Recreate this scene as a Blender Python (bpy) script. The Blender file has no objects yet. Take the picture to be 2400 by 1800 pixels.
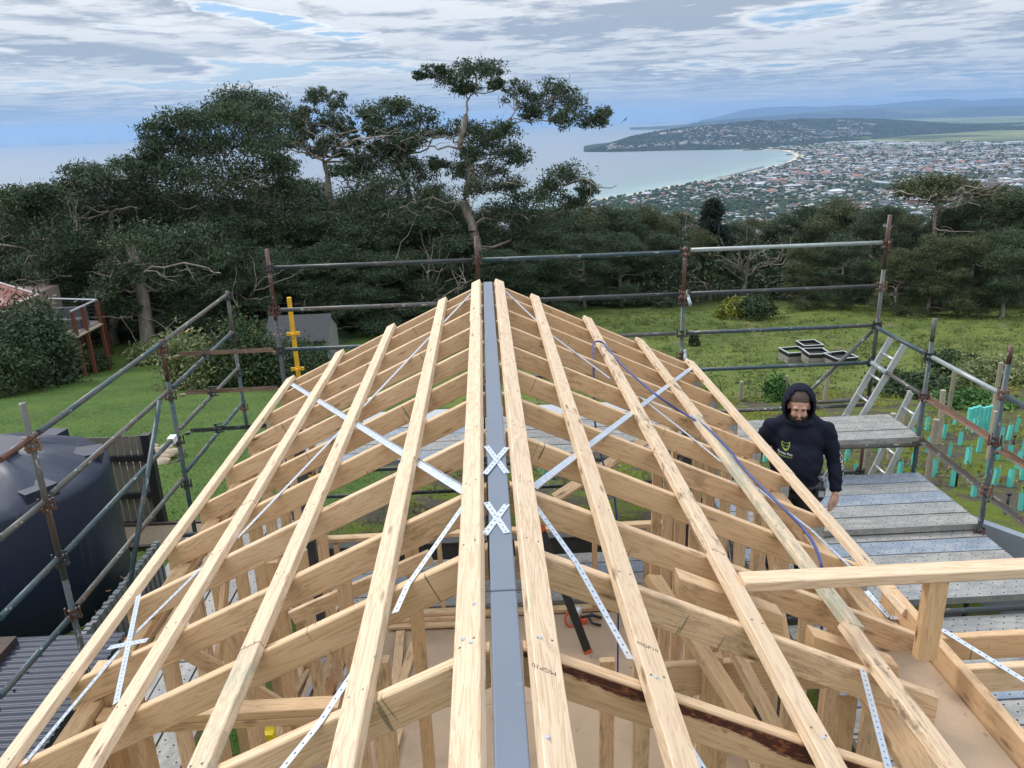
import bpy, bmesh, math, random
import numpy as np
from mathutils import Vector, Matrix, noise as mnoise
from mathutils.geometry import tessellate_polygon
C = bpy.context.scene
COL = C.collection
random.seed(7)
rng = np.random.default_rng(11)

# ------------------------------------------------------------------ camera
F = 1850.0                                    # focal length in pixels of a 2400 px wide frame
CAMP = Vector((-0.012, 0.0, 1.52))            # metres above the steel ridge beam
_T = math.tan(math.radians(1.95)); _YH = 284.4; _XV = 1124.5
_D = Vector((_T*F*F/(900-_YH), F*F/(900-_YH), F)).normalized()
_Y = Vector((_XV-1200, _YH+_T*(1200-_XV)-900, F)); _Y = (_Y-_D*_Y.dot(_D)).normalized()
_X = _D.cross(_Y)
if _X.x < 0: _X = -_X
ROT = Matrix((_X, _Y, -_D))                   # world = ROT @ (right, down, forward)
cam = bpy.data.cameras.new('camera'); camo = bpy.data.objects.new('camera', cam); COL.objects.link(camo)
cam.sensor_width = 36; cam.lens = 36*F/2400; cam.clip_start = 0.05; cam.clip_end = 90000
camo.matrix_world = Matrix.Translation(CAMP) @ Matrix((ROT.col[0], -ROT.col[1], -ROT.col[2])).transposed().to_4x4()
C.camera = camo

# ------------------------------------------------------------------ sky, sun, exposure
SUN_EL, SUN_AZ = math.radians(42), math.radians(-48)      # azimuth from +Y towards +X
w = bpy.data.worlds.new('World'); C.world = w; w.use_nodes = True
nt = w.node_tree; N = nt.nodes; L = nt.links; N.clear()
def nn(t, **k):
    n = N.new(t)
    for a, b in k.items():
        if a in n.inputs: n.inputs[a].default_value = b
        else: setattr(n, a, b)
    return n
out = nn('ShaderNodeOutputWorld'); bg = nn('ShaderNodeBackground')
sky = nn('ShaderNodeTexSky', sky_type='NISHITA', sun_disc=False, sun_elevation=SUN_EL, sun_rotation=SUN_AZ, altitude=250.0)
tc = nn('ShaderNodeTexCoord'); sep = nn('ShaderNodeSeparateXYZ'); L.new(tc.outputs['Generated'], sep.inputs[0])
def m(op, a, b=None, c=None, clamp=False):
    n = N.new('ShaderNodeMath'); n.operation = op; n.use_clamp = clamp
    for i, v in enumerate((a, b, c)):
        if v is None: continue
        if isinstance(v, (int, float)): n.inputs[i].default_value = v
        else: L.new(v, n.inputs[i])
    return n.outputs[0]
def ss(v, lo, hi):
    n = N.new('ShaderNodeMapRange'); n.interpolation_type = 'SMOOTHSTEP'; L.new(v, n.inputs[0])
    n.inputs[1].default_value = lo; n.inputs[2].default_value = hi; return n.outputs[0]
def mix(f, a, b):
    n = N.new('ShaderNodeMix'); n.data_type = 'RGBA'; n.clamp_factor = True
    for s, v in ((n.inputs[0], f), (n.inputs[6], a), (n.inputs[7], b)):
        if isinstance(v, (int, float)): s.default_value = v
        elif isinstance(v, tuple): s.default_value = (*v, 1)
        else: L.new(v, s)
    return n.outputs[2]
zc = m('MAXIMUM', sep.outputs[2], 0.0)
den = m('ADD', zc, 0.042)
px = m('DIVIDE', sep.outputs[0], den); py = m('DIVIDE', sep.outputs[1], den)
def noise2(sx, sy, ox, oy, scale, det, rough=.55, dist=0.0, rot=0.0):
    cmb = N.new('ShaderNodeCombineXYZ')
    cx, sn = math.cos(rot), math.sin(rot)
    qx = m('ADD', m('MULTIPLY', px, cx*sx), m('MULTIPLY', py, -sn*sx)); qy = m('ADD', m('MULTIPLY', px, sn*sy), m('MULTIPLY', py, cx*sy))
    L.new(m('ADD', qx, ox), cmb.inputs[0]); L.new(m('ADD', qy, oy), cmb.inputs[1])
    t = nn('ShaderNodeTexNoise', noise_dimensions='2D'); L.new(cmb.outputs[0], t.inputs['Vector'])
    t.inputs['Scale'].default_value = scale; t.inputs['Detail'].default_value = det; t.inputs['Roughness'].default_value = rough
    t.inputs['Distortion'].default_value = dist
    return t.outputs['Fac']
body = noise2(1, 1.0, 3.1, 7.7, 0.46, 6, .55, .18, .25)      # cloud thickness
tex = noise2(1, 1.15, 9.1, 2.2, 1.9, 8, .62, .15, .25)       # lumps and torn edges
big = noise2(1, 1, 21.3, 4.9, .17, 3, .5, .1)                # the large bands
v = m('ADD', m('MULTIPLY', body, .58), m('ADD', m('MULTIPLY', tex, .20), m('MULTIPLY', big, .40)))
# the open blue gap and the two heavier cloud banks the sky shows this day, each at its own bearing and height
tu = m('DIVIDE', sep.outputs[0], m('MAXIMUM', sep.outputs[1], .05)); front = ss(sep.outputs[1], .05, .3)
def bank(u0, w0, ru, rw, slope):
    du = m('SUBTRACT', tu, u0); dw = m('SUBTRACT', m('SUBTRACT', zc, w0), m('MULTIPLY', du, slope)); wob = m('MULTIPLY', m('SUBTRACT', tex, .5), 2.2)
    q = m('ADD', m('POWER', m('ABSOLUTE', m('DIVIDE', du, ru)), 2.0), m('POWER', m('ABSOLUTE', m('DIVIDE', dw, rw)), 2.0))
    return m('MULTIPLY', m('SUBTRACT', 1.0, ss(m('ADD', q, wob), .0, 1.5)), front)
gap = bank(-.215, .113, .13, .0095, -.18); bankA = bank(-.43, .081, .17, .011, -.12); bankB = bank(.20, .104, .24, .016, .02); glow = bank(-.40, .094, .20, .0075, -.12)
v = m('SUBTRACT', m('ADD', v, m('ADD', .030, m('MULTIPLY', m('ADD', bankA, m('ADD', bankB, glow)), .08))), m('MULTIPLY', gap, .17))
cover = ss(v, .475, .545)
# thicker cloud is greyer below, thin torn parts glow white
shade = ss(m('ADD', m('MULTIPLY', tex, .50), m('MULTIPLY', body, .50)), .43, .57)
shade = m('SUBTRACT', m('ADD', shade, m('MULTIPLY', glow, .5)), m('MULTIPLY', m('ADD', bankA, bankB), .55), None, True)
dark = mix(ss(zc, .0, .22), (.36, .45, .58), (.385, .415, .465))
lite = mix(ss(zc, .02, .16), (.66, .715, .78), (.80, .82, .845))
cl = mix(shade, dark, lite)
edge = m('MULTIPLY', ss(v, .475, .515), m('SUBTRACT', 1.0, ss(v, .53, .585)))
cl = mix(m('MULTIPLY', edge, .75), cl, (1.0, 1.0, .99))
skyc = N.new('ShaderNodeVectorMath'); skyc.operation = 'SCALE'; L.new(sky.outputs[0], skyc.inputs[0]); skyc.inputs['Scale'].default_value = .10
blue = mix(.55, skyc.outputs[0], (.23, .50, .86))
col = mix(m('MULTIPLY', cover, .97), blue, cl)
haze_b = m('SUBTRACT', 1.0, ss(zc, .0, .060))
streak = ss(noise2(.25, 1.0, 4.4, 1.1, 1.5, 5, .6, 0, .02), .50, .62)
col = mix(m('MULTIPLY', haze_b, .66), col, mix(m('MULTIPLY', streak, .55), (.30, .46, .72), (.70, .75, .82)))
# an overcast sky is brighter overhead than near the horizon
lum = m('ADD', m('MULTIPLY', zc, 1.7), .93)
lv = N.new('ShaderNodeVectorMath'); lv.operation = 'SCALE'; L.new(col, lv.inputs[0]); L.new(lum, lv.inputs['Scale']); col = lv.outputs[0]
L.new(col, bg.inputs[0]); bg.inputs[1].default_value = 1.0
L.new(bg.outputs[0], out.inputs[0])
sun = bpy.data.lights.new('sun', 'SUN'); sun.energy = 2.1; sun.angle = math.radians(14); sun.color = (1, .95, .87)
so = bpy.data.objects.new('sun', sun); COL.objects.link(so)
sd = Vector((math.sin(SUN_AZ)*math.cos(SUN_EL), math.cos(SUN_AZ)*math.cos(SUN_EL), math.sin(SUN_EL)))
so.rotation_euler = sd.to_track_quat('Z', 'Y').to_euler(); so.location = (-8, 8, 30)
C.view_settings.view_transform = 'Standard'; C.view_settings.look = 'None'; C.view_settings.gamma = 1
C.view_settings.use_curve_mapping = False; C.view_settings.exposure = 0.0

# ------------------------------------------------------------------ placing helpers: a ray of the photograph meets a known plane
def ray(x, y): return ROT @ Vector((x-1200, y-900, F))
def onz(x, y, z): r = ray(x, y); return CAMP + r*((z-CAMP.z)/r.z)
def ony(x, y, Y): r = ray(x, y); return CAMP + r*((Y-CAMP.y)/r.y)
def onx(x, y, X): r = ray(x, y); return CAMP + r*((X-CAMP.x)/r.x)
def onpl(x, y, P, n): r = ray(x, y); return CAMP + r*((Vector(P)-CAMP).dot(n)/r.dot(n))
PROF = [(-60, -3.7), (7.5, -3.7), (8.8, -3.78), (17, -5.3), (25, -7.0), (36, -9.2), (52, -10.9), (62, -12.4), (80, -18), (110, -27), (200, -62), (500, -160), (1000, -236), (1400, -243)]
_py = [p[0] for p in PROF]; _pz = [p[1] for p in PROF]
def gz(x, y):
    z = float(np.interp(y, _py, _pz))
    k = min(1, max(0, (y-9)/12))
    return z + k*(.22*math.sin(x*.13+.8)*math.cos(y*.11) + .10*math.sin(x*.41+y*.23))
def ong(x, y):
    r = ray(x, y); t = 1.0
    lo, hi = .5, 300.0
    a = r.normalized()
    d = 4.0
    while d < 400:
        p = CAMP + a*d
        if p.z < gz(p.x, p.y): break
        d += .25
    return Vector((p.x, p.y, gz(p.x, p.y)))

# ------------------------------------------------------------------ materials
def mat(name): 
    mt = bpy.data.materials.new(name); mt.use_nodes = True
    t = mt.node_tree; t.nodes.clear()
    return mt, t
class G:
    """small node graph writer"""
    def __init__(s, name):
        s.mt, s.t = mat(name); s.o = s.t.nodes.new('ShaderNodeOutputMaterial'); s.b = s.t.nodes.new('ShaderNodeBsdfPrincipled')
        s.t.links.new(s.b.outputs[0], s.o.inputs[0]); s.tc = s.t.nodes.new('ShaderNodeTexCoord'); s.oi = s.t.nodes.new('ShaderNodeObjectInfo')
    def put(s, sock, v):
        if isinstance(v, (int, float)): sock.default_value = v
        elif isinstance(v, tuple): sock.default_value = (*v, 1) if len(v) == 3 and len(sock.default_value) == 4 else v
        else: s.t.links.new(v, sock)
    def m(s, op, a, b=None, clamp=False):
        n = s.t.nodes.new('ShaderNodeMath'); n.operation = op; n.use_clamp = clamp; s.put(n.inputs[0], a)
        if b is not None: s.put(n.inputs[1], b)
        return n.outputs[0]
    def mix(s, f, a, b, mode='MIX'):
        n = s.t.nodes.new('ShaderNodeMix'); n.data_type = 'RGBA'; n.blend_type = mode; s.put(n.inputs[0], f); s.put(n.inputs[6], a); s.put(n.inputs[7], b); return n.outputs[2]
    def map(s, scale=(1, 1, 1), rnd=0.0, src='Object'):
        v = s.tc.outputs[src]
        n = s.t.nodes.new('ShaderNodeMapping'); n.inputs['Scale'].default_value = scale
        if rnd:
            a = s.t.nodes.new('ShaderNodeVectorMath'); a.operation = 'ADD'
            c = s.t.nodes.new('ShaderNodeCombineXYZ'); r = s.m('MULTIPLY', s.oi.outputs['Random'], rnd)
            s.put(c.inputs[0], r); s.put(c.inputs[1], s.m('MULTIPLY', r, .37)); s.put(c.inputs[2], s.m('MULTIPLY', r, .71))
            s.put(a.inputs[0], v); s.put(a.inputs[1], c.outputs[0]); v = a.outputs[0]
        s.put(n.inputs['Vector'], v); return n.outputs[0]
    def noise(s, vec, scale, det=4, rough=.5, dist=0.0, out='Fac'):
        n = s.t.nodes.new('ShaderNodeTexNoise'); s.put(n.inputs['Vector'], vec); n.inputs['Scale'].default_value = scale
        n.inputs['Detail'].default_value = det; n.inputs['Roughness'].default_value = rough; n.inputs['Distortion'].default_value = dist; return n.outputs[out]
    def vor(s, vec, scale, out='Distance', rand=1.0):
        n = s.t.nodes.new('ShaderNodeTexVoronoi'); s.put(n.inputs['Vector'], vec); n.inputs['Scale'].default_value = scale; n.inputs['Randomness'].default_value = rand; return n.outputs[out]
    def ramp(s, f, stops, interp='LINEAR'):
        n = s.t.nodes.new('ShaderNodeValToRGB'); n.color_ramp.interpolation = interp; e = n.color_ramp.elements
        while len(e) < len(stops): e.new(.5)
        for i, (p, c) in enumerate(stops):
            e[i].position = p; e[i].color = (*c, 1) if isinstance(c, tuple) else (c, c, c, 1)
        s.put(n.inputs[0], f); return n.outputs[0]
    def ss(s, v, lo, hi):
        n = s.t.nodes.new('ShaderNodeMapRange'); n.interpolation_type = 'SMOOTHSTEP'; s.put(n.inputs[0], v); n.inputs[1].default_value = lo; n.inputs[2].default_value = hi; return n.outputs[0]
    def sep(s, v):
        n = s.t.nodes.new('ShaderNodeSeparateXYZ'); s.put(n.inputs[0], v); return n.outputs
    def bump(s, h, st=.3, d=.01):
        n = s.t.nodes.new('ShaderNodeBump'); s.put(n.inputs['Height'], h); n.inputs['Strength'].default_value = st; n.inputs['Distance'].default_value = d; s.put(s.b.inputs['Normal'], n.outputs[0])
    def fin(s, col, rough=.6, metal=0.0, spec=None):
        s.put(s.b.inputs['Base Color'], col); s.put(s.b.inputs['Roughness'], rough); s.put(s.b.inputs['Metallic'], metal)
        if spec is not None: s.b.inputs['Specular IOR Level'].default_value = spec
        return s.mt

def plain(name, c, rough=.6, metal=0.0, var=.25, sc=6.0):
    g = G(name); f = g.noise(g.map(rnd=20), sc, 5, .6)
    k = g.mix(f, tuple(x*(1-var) for x in c), tuple(min(1, x*(1+var)) for x in c))
    return g.fin(k, rough, metal)

def wood(name, light, dark, knots=True, stain=0.0, green=0.0, bark=False, rough=.62, grey=0.0):
    """sawn pine; the piece's own x axis is the length"""
    g = G(name)
    v = g.map((1, 1, 1), 37.0)
    # growth rings seen as long wavering grain lines
    wv = g.map((.5, 8, 8), 37.0)
    warp = g.noise(g.map((.5, 3, 3), 37), 2.0, 3, .5, 0, 'Fac')
    gr = g.noise(wv, 3.2, 3, .5, 1.3)
    rings = g.m('FRACT', g.m('MULTIPLY', g.m('ADD', gr, g.m('MULTIPLY', warp, .5)), 6.0))
    line = g.ss(rings, .45, .98)
    fine = g.noise(g.map((1.2, 60, 60), 37), 3.0, 3, .6)
    base = g.mix(g.noise(g.map((.35, 2, 2), 51), 2.2, 3), light, tuple(.72*a+.28*b for a, b in zip(light, dark)))
    # every stick a little different
    base = g.mix(g.m('MULTIPLY', g.oi.outputs['Random'], .50), base, tuple(.45*a+.55*b for a, b in zip(light, dark)))
    base = g.mix(g.m('MULTIPLY', g.m('FRACT', g.m('MULTIPLY', g.oi.outputs['Random'], 7.3)), .35), base, (.84, .66, .47))
    col = g.mix(g.m('MULTIPLY', line, .62), base, dark)
    col = g.mix(g.m('MULTIPLY', g.ss(fine, .55, .78), .35), col, dark)
    if knots:
        kv = g.map((1.0, 4.0, 4.0), 37.0); kd = g.vor(kv, 2.6)
        col = g.mix(g.m('MULTIPLY', g.m('SUBTRACT', 1.0, g.ss(kd, .07, .16)), .75), col, tuple(x*.55 for x in dark))
        col = g.mix(g.m('SUBTRACT', 1.0, g.ss(kd, .028, .062)), col, (.10, .038, .015))
    # handling marks, dust
    dirt = g.noise(g.map((2.2, 9, 9), 21), 3.0, 5, .7)
    col = g.mix(g.m('MULTIPLY', g.ss(dirt, .60, .76), .28), col, (.30, .25, .20))
    if stain:
        s_ = g.noise(g.map((1.3, 3.5, 3.5), 77), 2.6, 6, .72)
        col = g.mix(g.m('MULTIPLY', g.ss(s_, .53, .66), stain), col, (.10, .065, .038))
    if grey:
        s_ = g.noise(g.map((1.1, 5, 5), 13), 2.4, 7, .8)
        col = g.mix(g.m('MULTIPLY', g.ss(s_, .42, .58), grey), col, (.30, .32, .25))
        col = g.mix(g.m('MULTIPLY', g.ss(s_, .60, .70), grey*.8), col, (.12, .13, .10))
    if green:
        # thin runs of green end-seal paint across the face
        gx = g.noise(g.map((17, 1.2, 1.2), 61), 2.0, 2, .6, .4); gm = g.noise(g.map((1.5, 1, 1), 91), 1.2, 1)
        col = g.mix(g.m('MULTIPLY', g.m('MULTIPLY', g.ss(gx, .655, .69), g.ss(gm, .50, .58)), green), col, (.075, .11, .075))
    if bark:
        sx = g.sep(g.tc.outputs['Object'])
        bn = g.noise(g.map((1.4, 6, 6), 0), 2.6, 6, .7)
        edge = g.m('ADD', sx[2], g.m('MULTIPLY', g.m('SUBTRACT', bn, .5), .10))
        edge = g.m('SUBTRACT', edge, g.m('MULTIPLY', g.m('ABSOLUTE', g.m('SUBTRACT', sx[0], .05)), .035))
        msk = g.m('MULTIPLY', g.ss(edge, -.004, .006), g.m('SUBTRACT', 1.0, g.ss(sx[2], .053, .058)))
        bc = g.mix(g.ss(g.noise(g.map((6, 20, 20)), 4, 4, .7), .5, .68), (.060, .014, .010), (.30, .10, .035))
        col = g.mix(msk, col, bc)
    g.bump(g.m('ADD', g.m('MULTIPLY', line, -.5), g.m('MULTIPLY', fine, .8)), .25, .002)
    return g.fin(col, rough)

M = {}
M['batten'] = wood('pine_batten', (.735, .575, .400), (.47, .30, .165))
M['batten_grey'] = wood('pine_batten_weathered', (.72, .55, .37), (.46, .30, .16), grey=.75)
M['batten_brown'] = wood('pine_batten_stained', (.70, .53, .35), (.40, .25, .14), stain=.8)
M['rafter'] = wood('pine_rafter', (.70, .485, .28), (.46, .265, .12), green=.95)
M['rafter_b'] = wood('pine_rafter_knotty', (.68, .465, .265), (.42, .24, .115), stain=.35, green=.7)
M['rafter_bark'] = wood('pine_rafter_bark', (.66, .45, .26), (.42, .24, .115), bark=True)
M['stud'] = wood('pine_stud', (.67, .46, .255), (.43, .25, .115), stain=.35)
M['old_wood'] = wood('aged_timber', (.30, .24, .185), (.14, .105, .08), grey=.5)
M['particle'] = None
g = G('particleboard'); v = g.map(rnd=9); c = g.mix(g.noise(v, 140, 3, .7), (.35, .25, .165), (.49, .365, .25))
c = g.mix(g.m('MULTIPLY', g.ss(g.noise(v, 1.7, 6, .65), .50, .72), .5), c, (.27, .19, .125)); c = g.mix(g.ss(g.noise(v, 9, 4, .6), .66, .74), c, (.22, .15, .10))
M['particle'] = g.fin(c, .75)

def tube_mat(name, base, rust, amt, white=.6, lo=.50, metal=0.0, rough=.45):
    g = G(name); v = g.map((1, 1, 1), 19.0)
    n1 = g.noise(g.map((.9, 5, 5), 19), 3.0, 5, .65); n2 = g.noise(v, 34, 3, .6); n3 = g.noise(g.map((2.2, 7, 7), 43), 4, 5, .7)
    c = g.mix(g.noise(v, 9, 4), tuple(x*.7 for x in base), tuple(x*1.35 for x in base))
    c = g.mix(g.m('MULTIPLY', g.ss(n1, lo, lo+.1), amt), c, rust)
    c = g.mix(g.m('MULTIPLY', g.ss(n2, .62, .72), .35), c, tuple(x*.45 for x in rust))
    c = g.mix(g.m('MULTIPLY', g.ss(n3, .60, .65), white), c, (.50, .50, .45))
    g.bump(n2, .3, .003)
    return g.fin(c, rough, metal)
M['tube_blue'] = tube_mat('scaffold_blue_green', (.030, .062, .075), (.09, .085, .075), .8, .75)
M['tube_rust'] = tube_mat('scaffold_rusty', (.095, .040, .028), (.055, .05, .045), .7, .8)
M['tube_grey'] = tube_mat('scaffold_grey_worn', (.085, .088, .080), (.10, .065, .048), .85, .9)
M['tube_galv'] = tube_mat('scaffold_galvanised', (.34, .38, .37), (.28, .30, .28), .6, .5, metal=.35)
M['tube_dark'] = tube_mat('scaffold_dark', (.026, .034, .038), (.10, .07, .055), .5, .3)
M['yellow'] = tube_mat('yellow_painted_steel', (.72, .40, .02), (.10, .05, .02), .55, .1, lo=.58)
M['hot'] = tube_mat('rusty_angle', (.20, .125, .085), (.10, .05, .035), .7, .35)
g = G('galvanised_strap'); v = g.map(rnd=5)
hx = g.sep(g.tc.outputs['Object']); fx = g.m('FRACT', g.m('MULTIPLY', hx[0], 1/.036))
row = g.m('ABSOLUTE', g.m('SUBTRACT', g.m('ABSOLUTE', hx[1]), .0)); 
dx = g.m('MULTIPLY', g.m('SUBTRACT', fx, .5), .036); dy = hx[1]
rr = g.m('SQRT', g.m('ADD', g.m('MULTIPLY', dx, dx), g.m('MULTIPLY', dy, dy)))
c = g.mix(g.vor(v, 55), (.52, .57, .64), (.70, .76, .84)); c = g.mix(g.m('SUBTRACT', 1.0, g.ss(rr, .0032, .0048)), c, (.03, .03, .035))
M['strap'] = g.fin(c, .34, .55)
g = G('galvanised_speedbrace'); v = g.map(rnd=5)
hx = g.sep(g.tc.outputs['Object'])
ux = g.m('FRACT', g.m('MULTIPLY', hx[0], 1/.014)); uy = g.m('FRACT', g.m('MULTIPLY', hx[1], 1/.012))
rr = g.m('ADD', g.m('POWER', g.m('SUBTRACT', ux, .5), 2), g.m('POWER', g.m('SUBTRACT', uy, .5), 2))
c = g.mix(g.vor(v, 40), (.50, .55, .62), (.74, .79, .87)); c = g.mix(g.m('MULTIPLY', g.m('SUBTRACT', 1.0, g.ss(rr, .02, .06)), .75), c, (.12, .13, .15))
M['brace'] = g.fin(c, .36, .5)
M['galv'] = plain('galvanised_plate', (.50, .54, .60), .38, .6, .25, 30)
g = G('blue_grey_beam_paint'); v = g.map(); c = g.mix(g.noise(v, 3, 5, .6), (.130, .155, .198), (.165, .195, .245)); c = g.mix(g.m('MULTIPLY', g.ss(g.noise(g.map((4, 14, 14)), 5, 5, .75), .66, .74), .5), c, (.45, .48, .52))
M['beam'] = g.fin(c, .42)
M['steel_dark'] = plain('dark_steel', (.055, .06, .075), .5)
def plank_mat(name, a, b, d, wear):
    g = G(name); v = g.map(rnd=31); hx = g.sep(g.tc.outputs['Object'])
    # rows of raised holes, staggered
    u = g.m('MULTIPLY', hx[0], 1/.105); wv_ = g.m('MULTIPLY', g.m('ADD', hx[1], .1125), 1/.075)
    stag = g.m('MULTIPLY', g.m('FLOOR', wv_), .5); fx = g.m('SUBTRACT', g.m('FRACT', g.m('ADD', u, stag)), .5); fy = g.m('SUBTRACT', g.m('FRACT', wv_), .5)
    dx = g.m('MULTIPLY', fx, .105); dy = g.m('MULTIPLY', fy, .075); rr = g.m('SQRT', g.m('ADD', g.m('MULTIPLY', dx, dx), g.m('MULTIPLY', dy, dy)))
    n1 = g.noise(g.map((1.6, 5, 5), 31), 2.2, 7, .7); n2 = g.noise(v, 16, 5, .7)
    c = g.mix(g.ss(n1, .40, .60), a, b); c = g.mix(g.m('MULTIPLY', g.ss(n2, .50, .66), wear), c, d)
    c = g.mix(g.m('MULTIPLY', g.ss(g.noise(g.map((1, 2, 2), 63), 3.1, 6, .7), .62, .70), .6), c, (.20, .12, .08))
    top = g.ss(hx[2], .020, .026)
    hole = g.m('MULTIPLY', g.m('SUBTRACT', 1.0, g.ss(rr, .0075, .0105)), top)
    ring = g.m('MULTIPLY', g.m('SUBTRACT', g.ss(rr, .010, .014), g.ss(rr, .014, .020)), top)
    c = g.mix(g.m('MULTIPLY', ring, .35), c, (.60, .60, .56)); c = g.mix(hole, c, (.015, .015, .015))
    g.bump(g.m('ADD', g.m('MULTIPLY', ring, .6), g.m('MULTIPLY', n2, .3)), .5, .004)
    return g.fin(c, .55, .15)
M['plank_a'] = plank_mat('scaffold_plank_cement', (.25, .245, .232), (.36, .345, .315), (.18, .175, .165), .65)
M['plank_b'] = plank_mat('scaffold_plank_blue', (.19, .235, .30), (.27, .31, .36), (.44, .43, .39), .45)
M['plank_c'] = plank_mat('scaffold_plank_grey', (.23, .24, .24), (.32, .315, .30), (.42, .40, .36), .7)
M['hose'] = plain('blue_air_hose', (.030, .055, .21), .4)
M['alu'] = plain('aluminium', (.60, .61, .63), .38, .55, .12, 18)
M['black'] = plain('black_plastic', (.018, .019, .022), .45)
M['orange'] = plain('orange_plastic', (.55, .09, .03), .45)
M['ink'] = plain('stamp_ink', (.10, .085, .075), .7)

def foliage(name, a, b, c3, tr=.12):
    g = G(name); v = g.map((1, 1, 1), 0)
    n1 = g.noise(v, .55, 3, .6); n2 = g.noise(v, 5.0, 2, .6)
    c = g.mix(g.ss(n1, .38, .64), a, b); c = g.mix(g.m('MULTIPLY', g.ss(n2, .46, .68), .55), c, c3)
    c = g.mix(g.m('MULTIPLY', g.oi.outputs['Random'], .30), c, tuple(x*.72 for x in a))
    m_ = g.fin(c, .62, 0, .35)
    d = g.t.nodes.new('ShaderNodeBsdfTranslucent'); g.put(d.inputs[0], c); mx = g.t.nodes.new('ShaderNodeMixShader'); mx.inputs[0].default_value = tr
    g.t.links.new(g.b.outputs[0], mx.inputs[1]); g.t.links.new(d.outputs[0], mx.inputs[2]); g.t.links.new(mx.outputs[0], g.o.inputs[0])
    return m_
M['gum'] = foliage('gum_leaves', (.040, .068, .036), (.068, .102, .048), (.12, .155, .075), .10)
M['gum_olive'] = foliage('olive_leaves', (.060, .078, .032), (.092, .108, .044), (.14, .145, .065), .08)
M['pine_leaf'] = foliage('pine_needles', (.012, .026, .020), (.02, .038, .026), (.03, .05, .03))
M['shrub_dark'] = foliage('dark_shrub_leaves', (.030, .055, .020), (.050, .085, .030), (.08, .12, .04))
M['shrub_light'] = foliage('variegated_leaves', (.13, .17, .06), (.24, .27, .11), (.42, .42, .22))
M['shrub_yellow'] = foliage('yellow_green_leaves', (.12, .15, .02), (.26, .26, .03), (.40, .36, .05))
M['shrub_green'] = foliage('fresh_green_leaves', (.045, .12, .025), (.08, .19, .04), (.14, .26, .07))
M['orange_bloom'] = foliage('orange_blooms', (.50, .17, .02), (.55, .25, .03), (.6, .3, .05))
M['weed'] = foliage('weed_leaves', (.085, .12, .028), (.13, .165, .04), (.19, .21, .07), .15)
M['lawn'] = foliage('lawn_blades', (.055, .12, .024), (.085, .165, .032), (.11, .19, .05))
g = G('gum_bark'); v = g.map((1, 1, .35), 5); c = g.ramp(g.noise(v, 3.0, 5, .65), [(.32, (.13, .10, .08)), (.52, (.29, .24, .20)), (.72, (.44, .39, .33))]); g.bump(g.noise(v, 14, 4), .5, .03); M['bark'] = g.fin(c, .8)

# ------------------------------------------------------------------ object helpers
def tag(o, label=None, cat=None, group=None, kind=None):
    if label: o['label'] = label
    if cat: o['category'] = cat
    if group: o['group'] = group
    if kind: o['kind'] = kind
    return o
def empty(name, loc, label=None, cat=None, group=None):
    o = bpy.data.objects.new(name, None); COL.objects.link(o); o.location = loc; o.empty_display_size = .2
    return tag(o, label, cat, group)
def par(o, parent):
    """keep world placement, hang under parent (parents are never rotated while building)"""
    if parent is not None:
        off = Vector((0, 0, 0)); p = parent
        while p is not None: off += p.location if p.type == 'EMPTY' or p.parent is None else Vector((0, 0, 0)); p = p.parent
        o.parent = parent; o.matrix_parent_inverse = parent_world(parent).inverted()
    return o
def parent_world(p):
    mw = Matrix.LocRotScale(p.location, p.rotation_euler.to_quaternion() if p.rotation_mode != 'QUATERNION' else p.rotation_quaternion, p.scale)
    return (parent_world(p.parent) @ p.matrix_parent_inverse @ mw) if p.parent else mw
def link(name, me, parent=None, loc=None):
    o = bpy.data.objects.new(name, me); COL.objects.link(o)
    if loc is not None: o.location = loc
    return par(o, parent)
def setmat(me, mt):
    for x in (mt if isinstance(mt, (list, tuple)) else [mt]): me.materials.append(x)
def meshdata(name, verts, faces, mt=None, smooth=False, fm=None):
    me = bpy.data.meshes.new(name); me.from_pydata([tuple(v) for v in verts], [], faces)
    if mt is not None: setmat(me, mt)
    if fm is not None: me.polygons.foreach_set('material_index', fm)
    if smooth: me.polygons.foreach_set('use_smooth', [True]*len(me.polygons))
    me.update(); return me
def trimesh(name, V, T, mt, smooth=False, fm=None):
    me = bpy.data.meshes.new(name); nv, nf = len(V), len(T); k = T.shape[1]
    me.vertices.add(nv); me.vertices.foreach_set('co', np.asarray(V, np.float32).ravel())
    me.loops.add(nf*k); me.loops.foreach_set('vertex_index', np.asarray(T, np.int32).ravel())
    me.polygons.add(nf); me.polygons.foreach_set('loop_start', np.arange(0, nf*k, k, dtype=np.int32)); me.polygons.foreach_set('loop_total', np.full(nf, k, np.int32))
    setmat(me, mt)
    if fm is not None: me.polygons.foreach_set('material_index', np.asarray(fm, np.int32))
    if smooth: me.polygons.foreach_set('use_smooth', np.ones(nf, bool))
    me.update(calc_edges=True); return me
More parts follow.
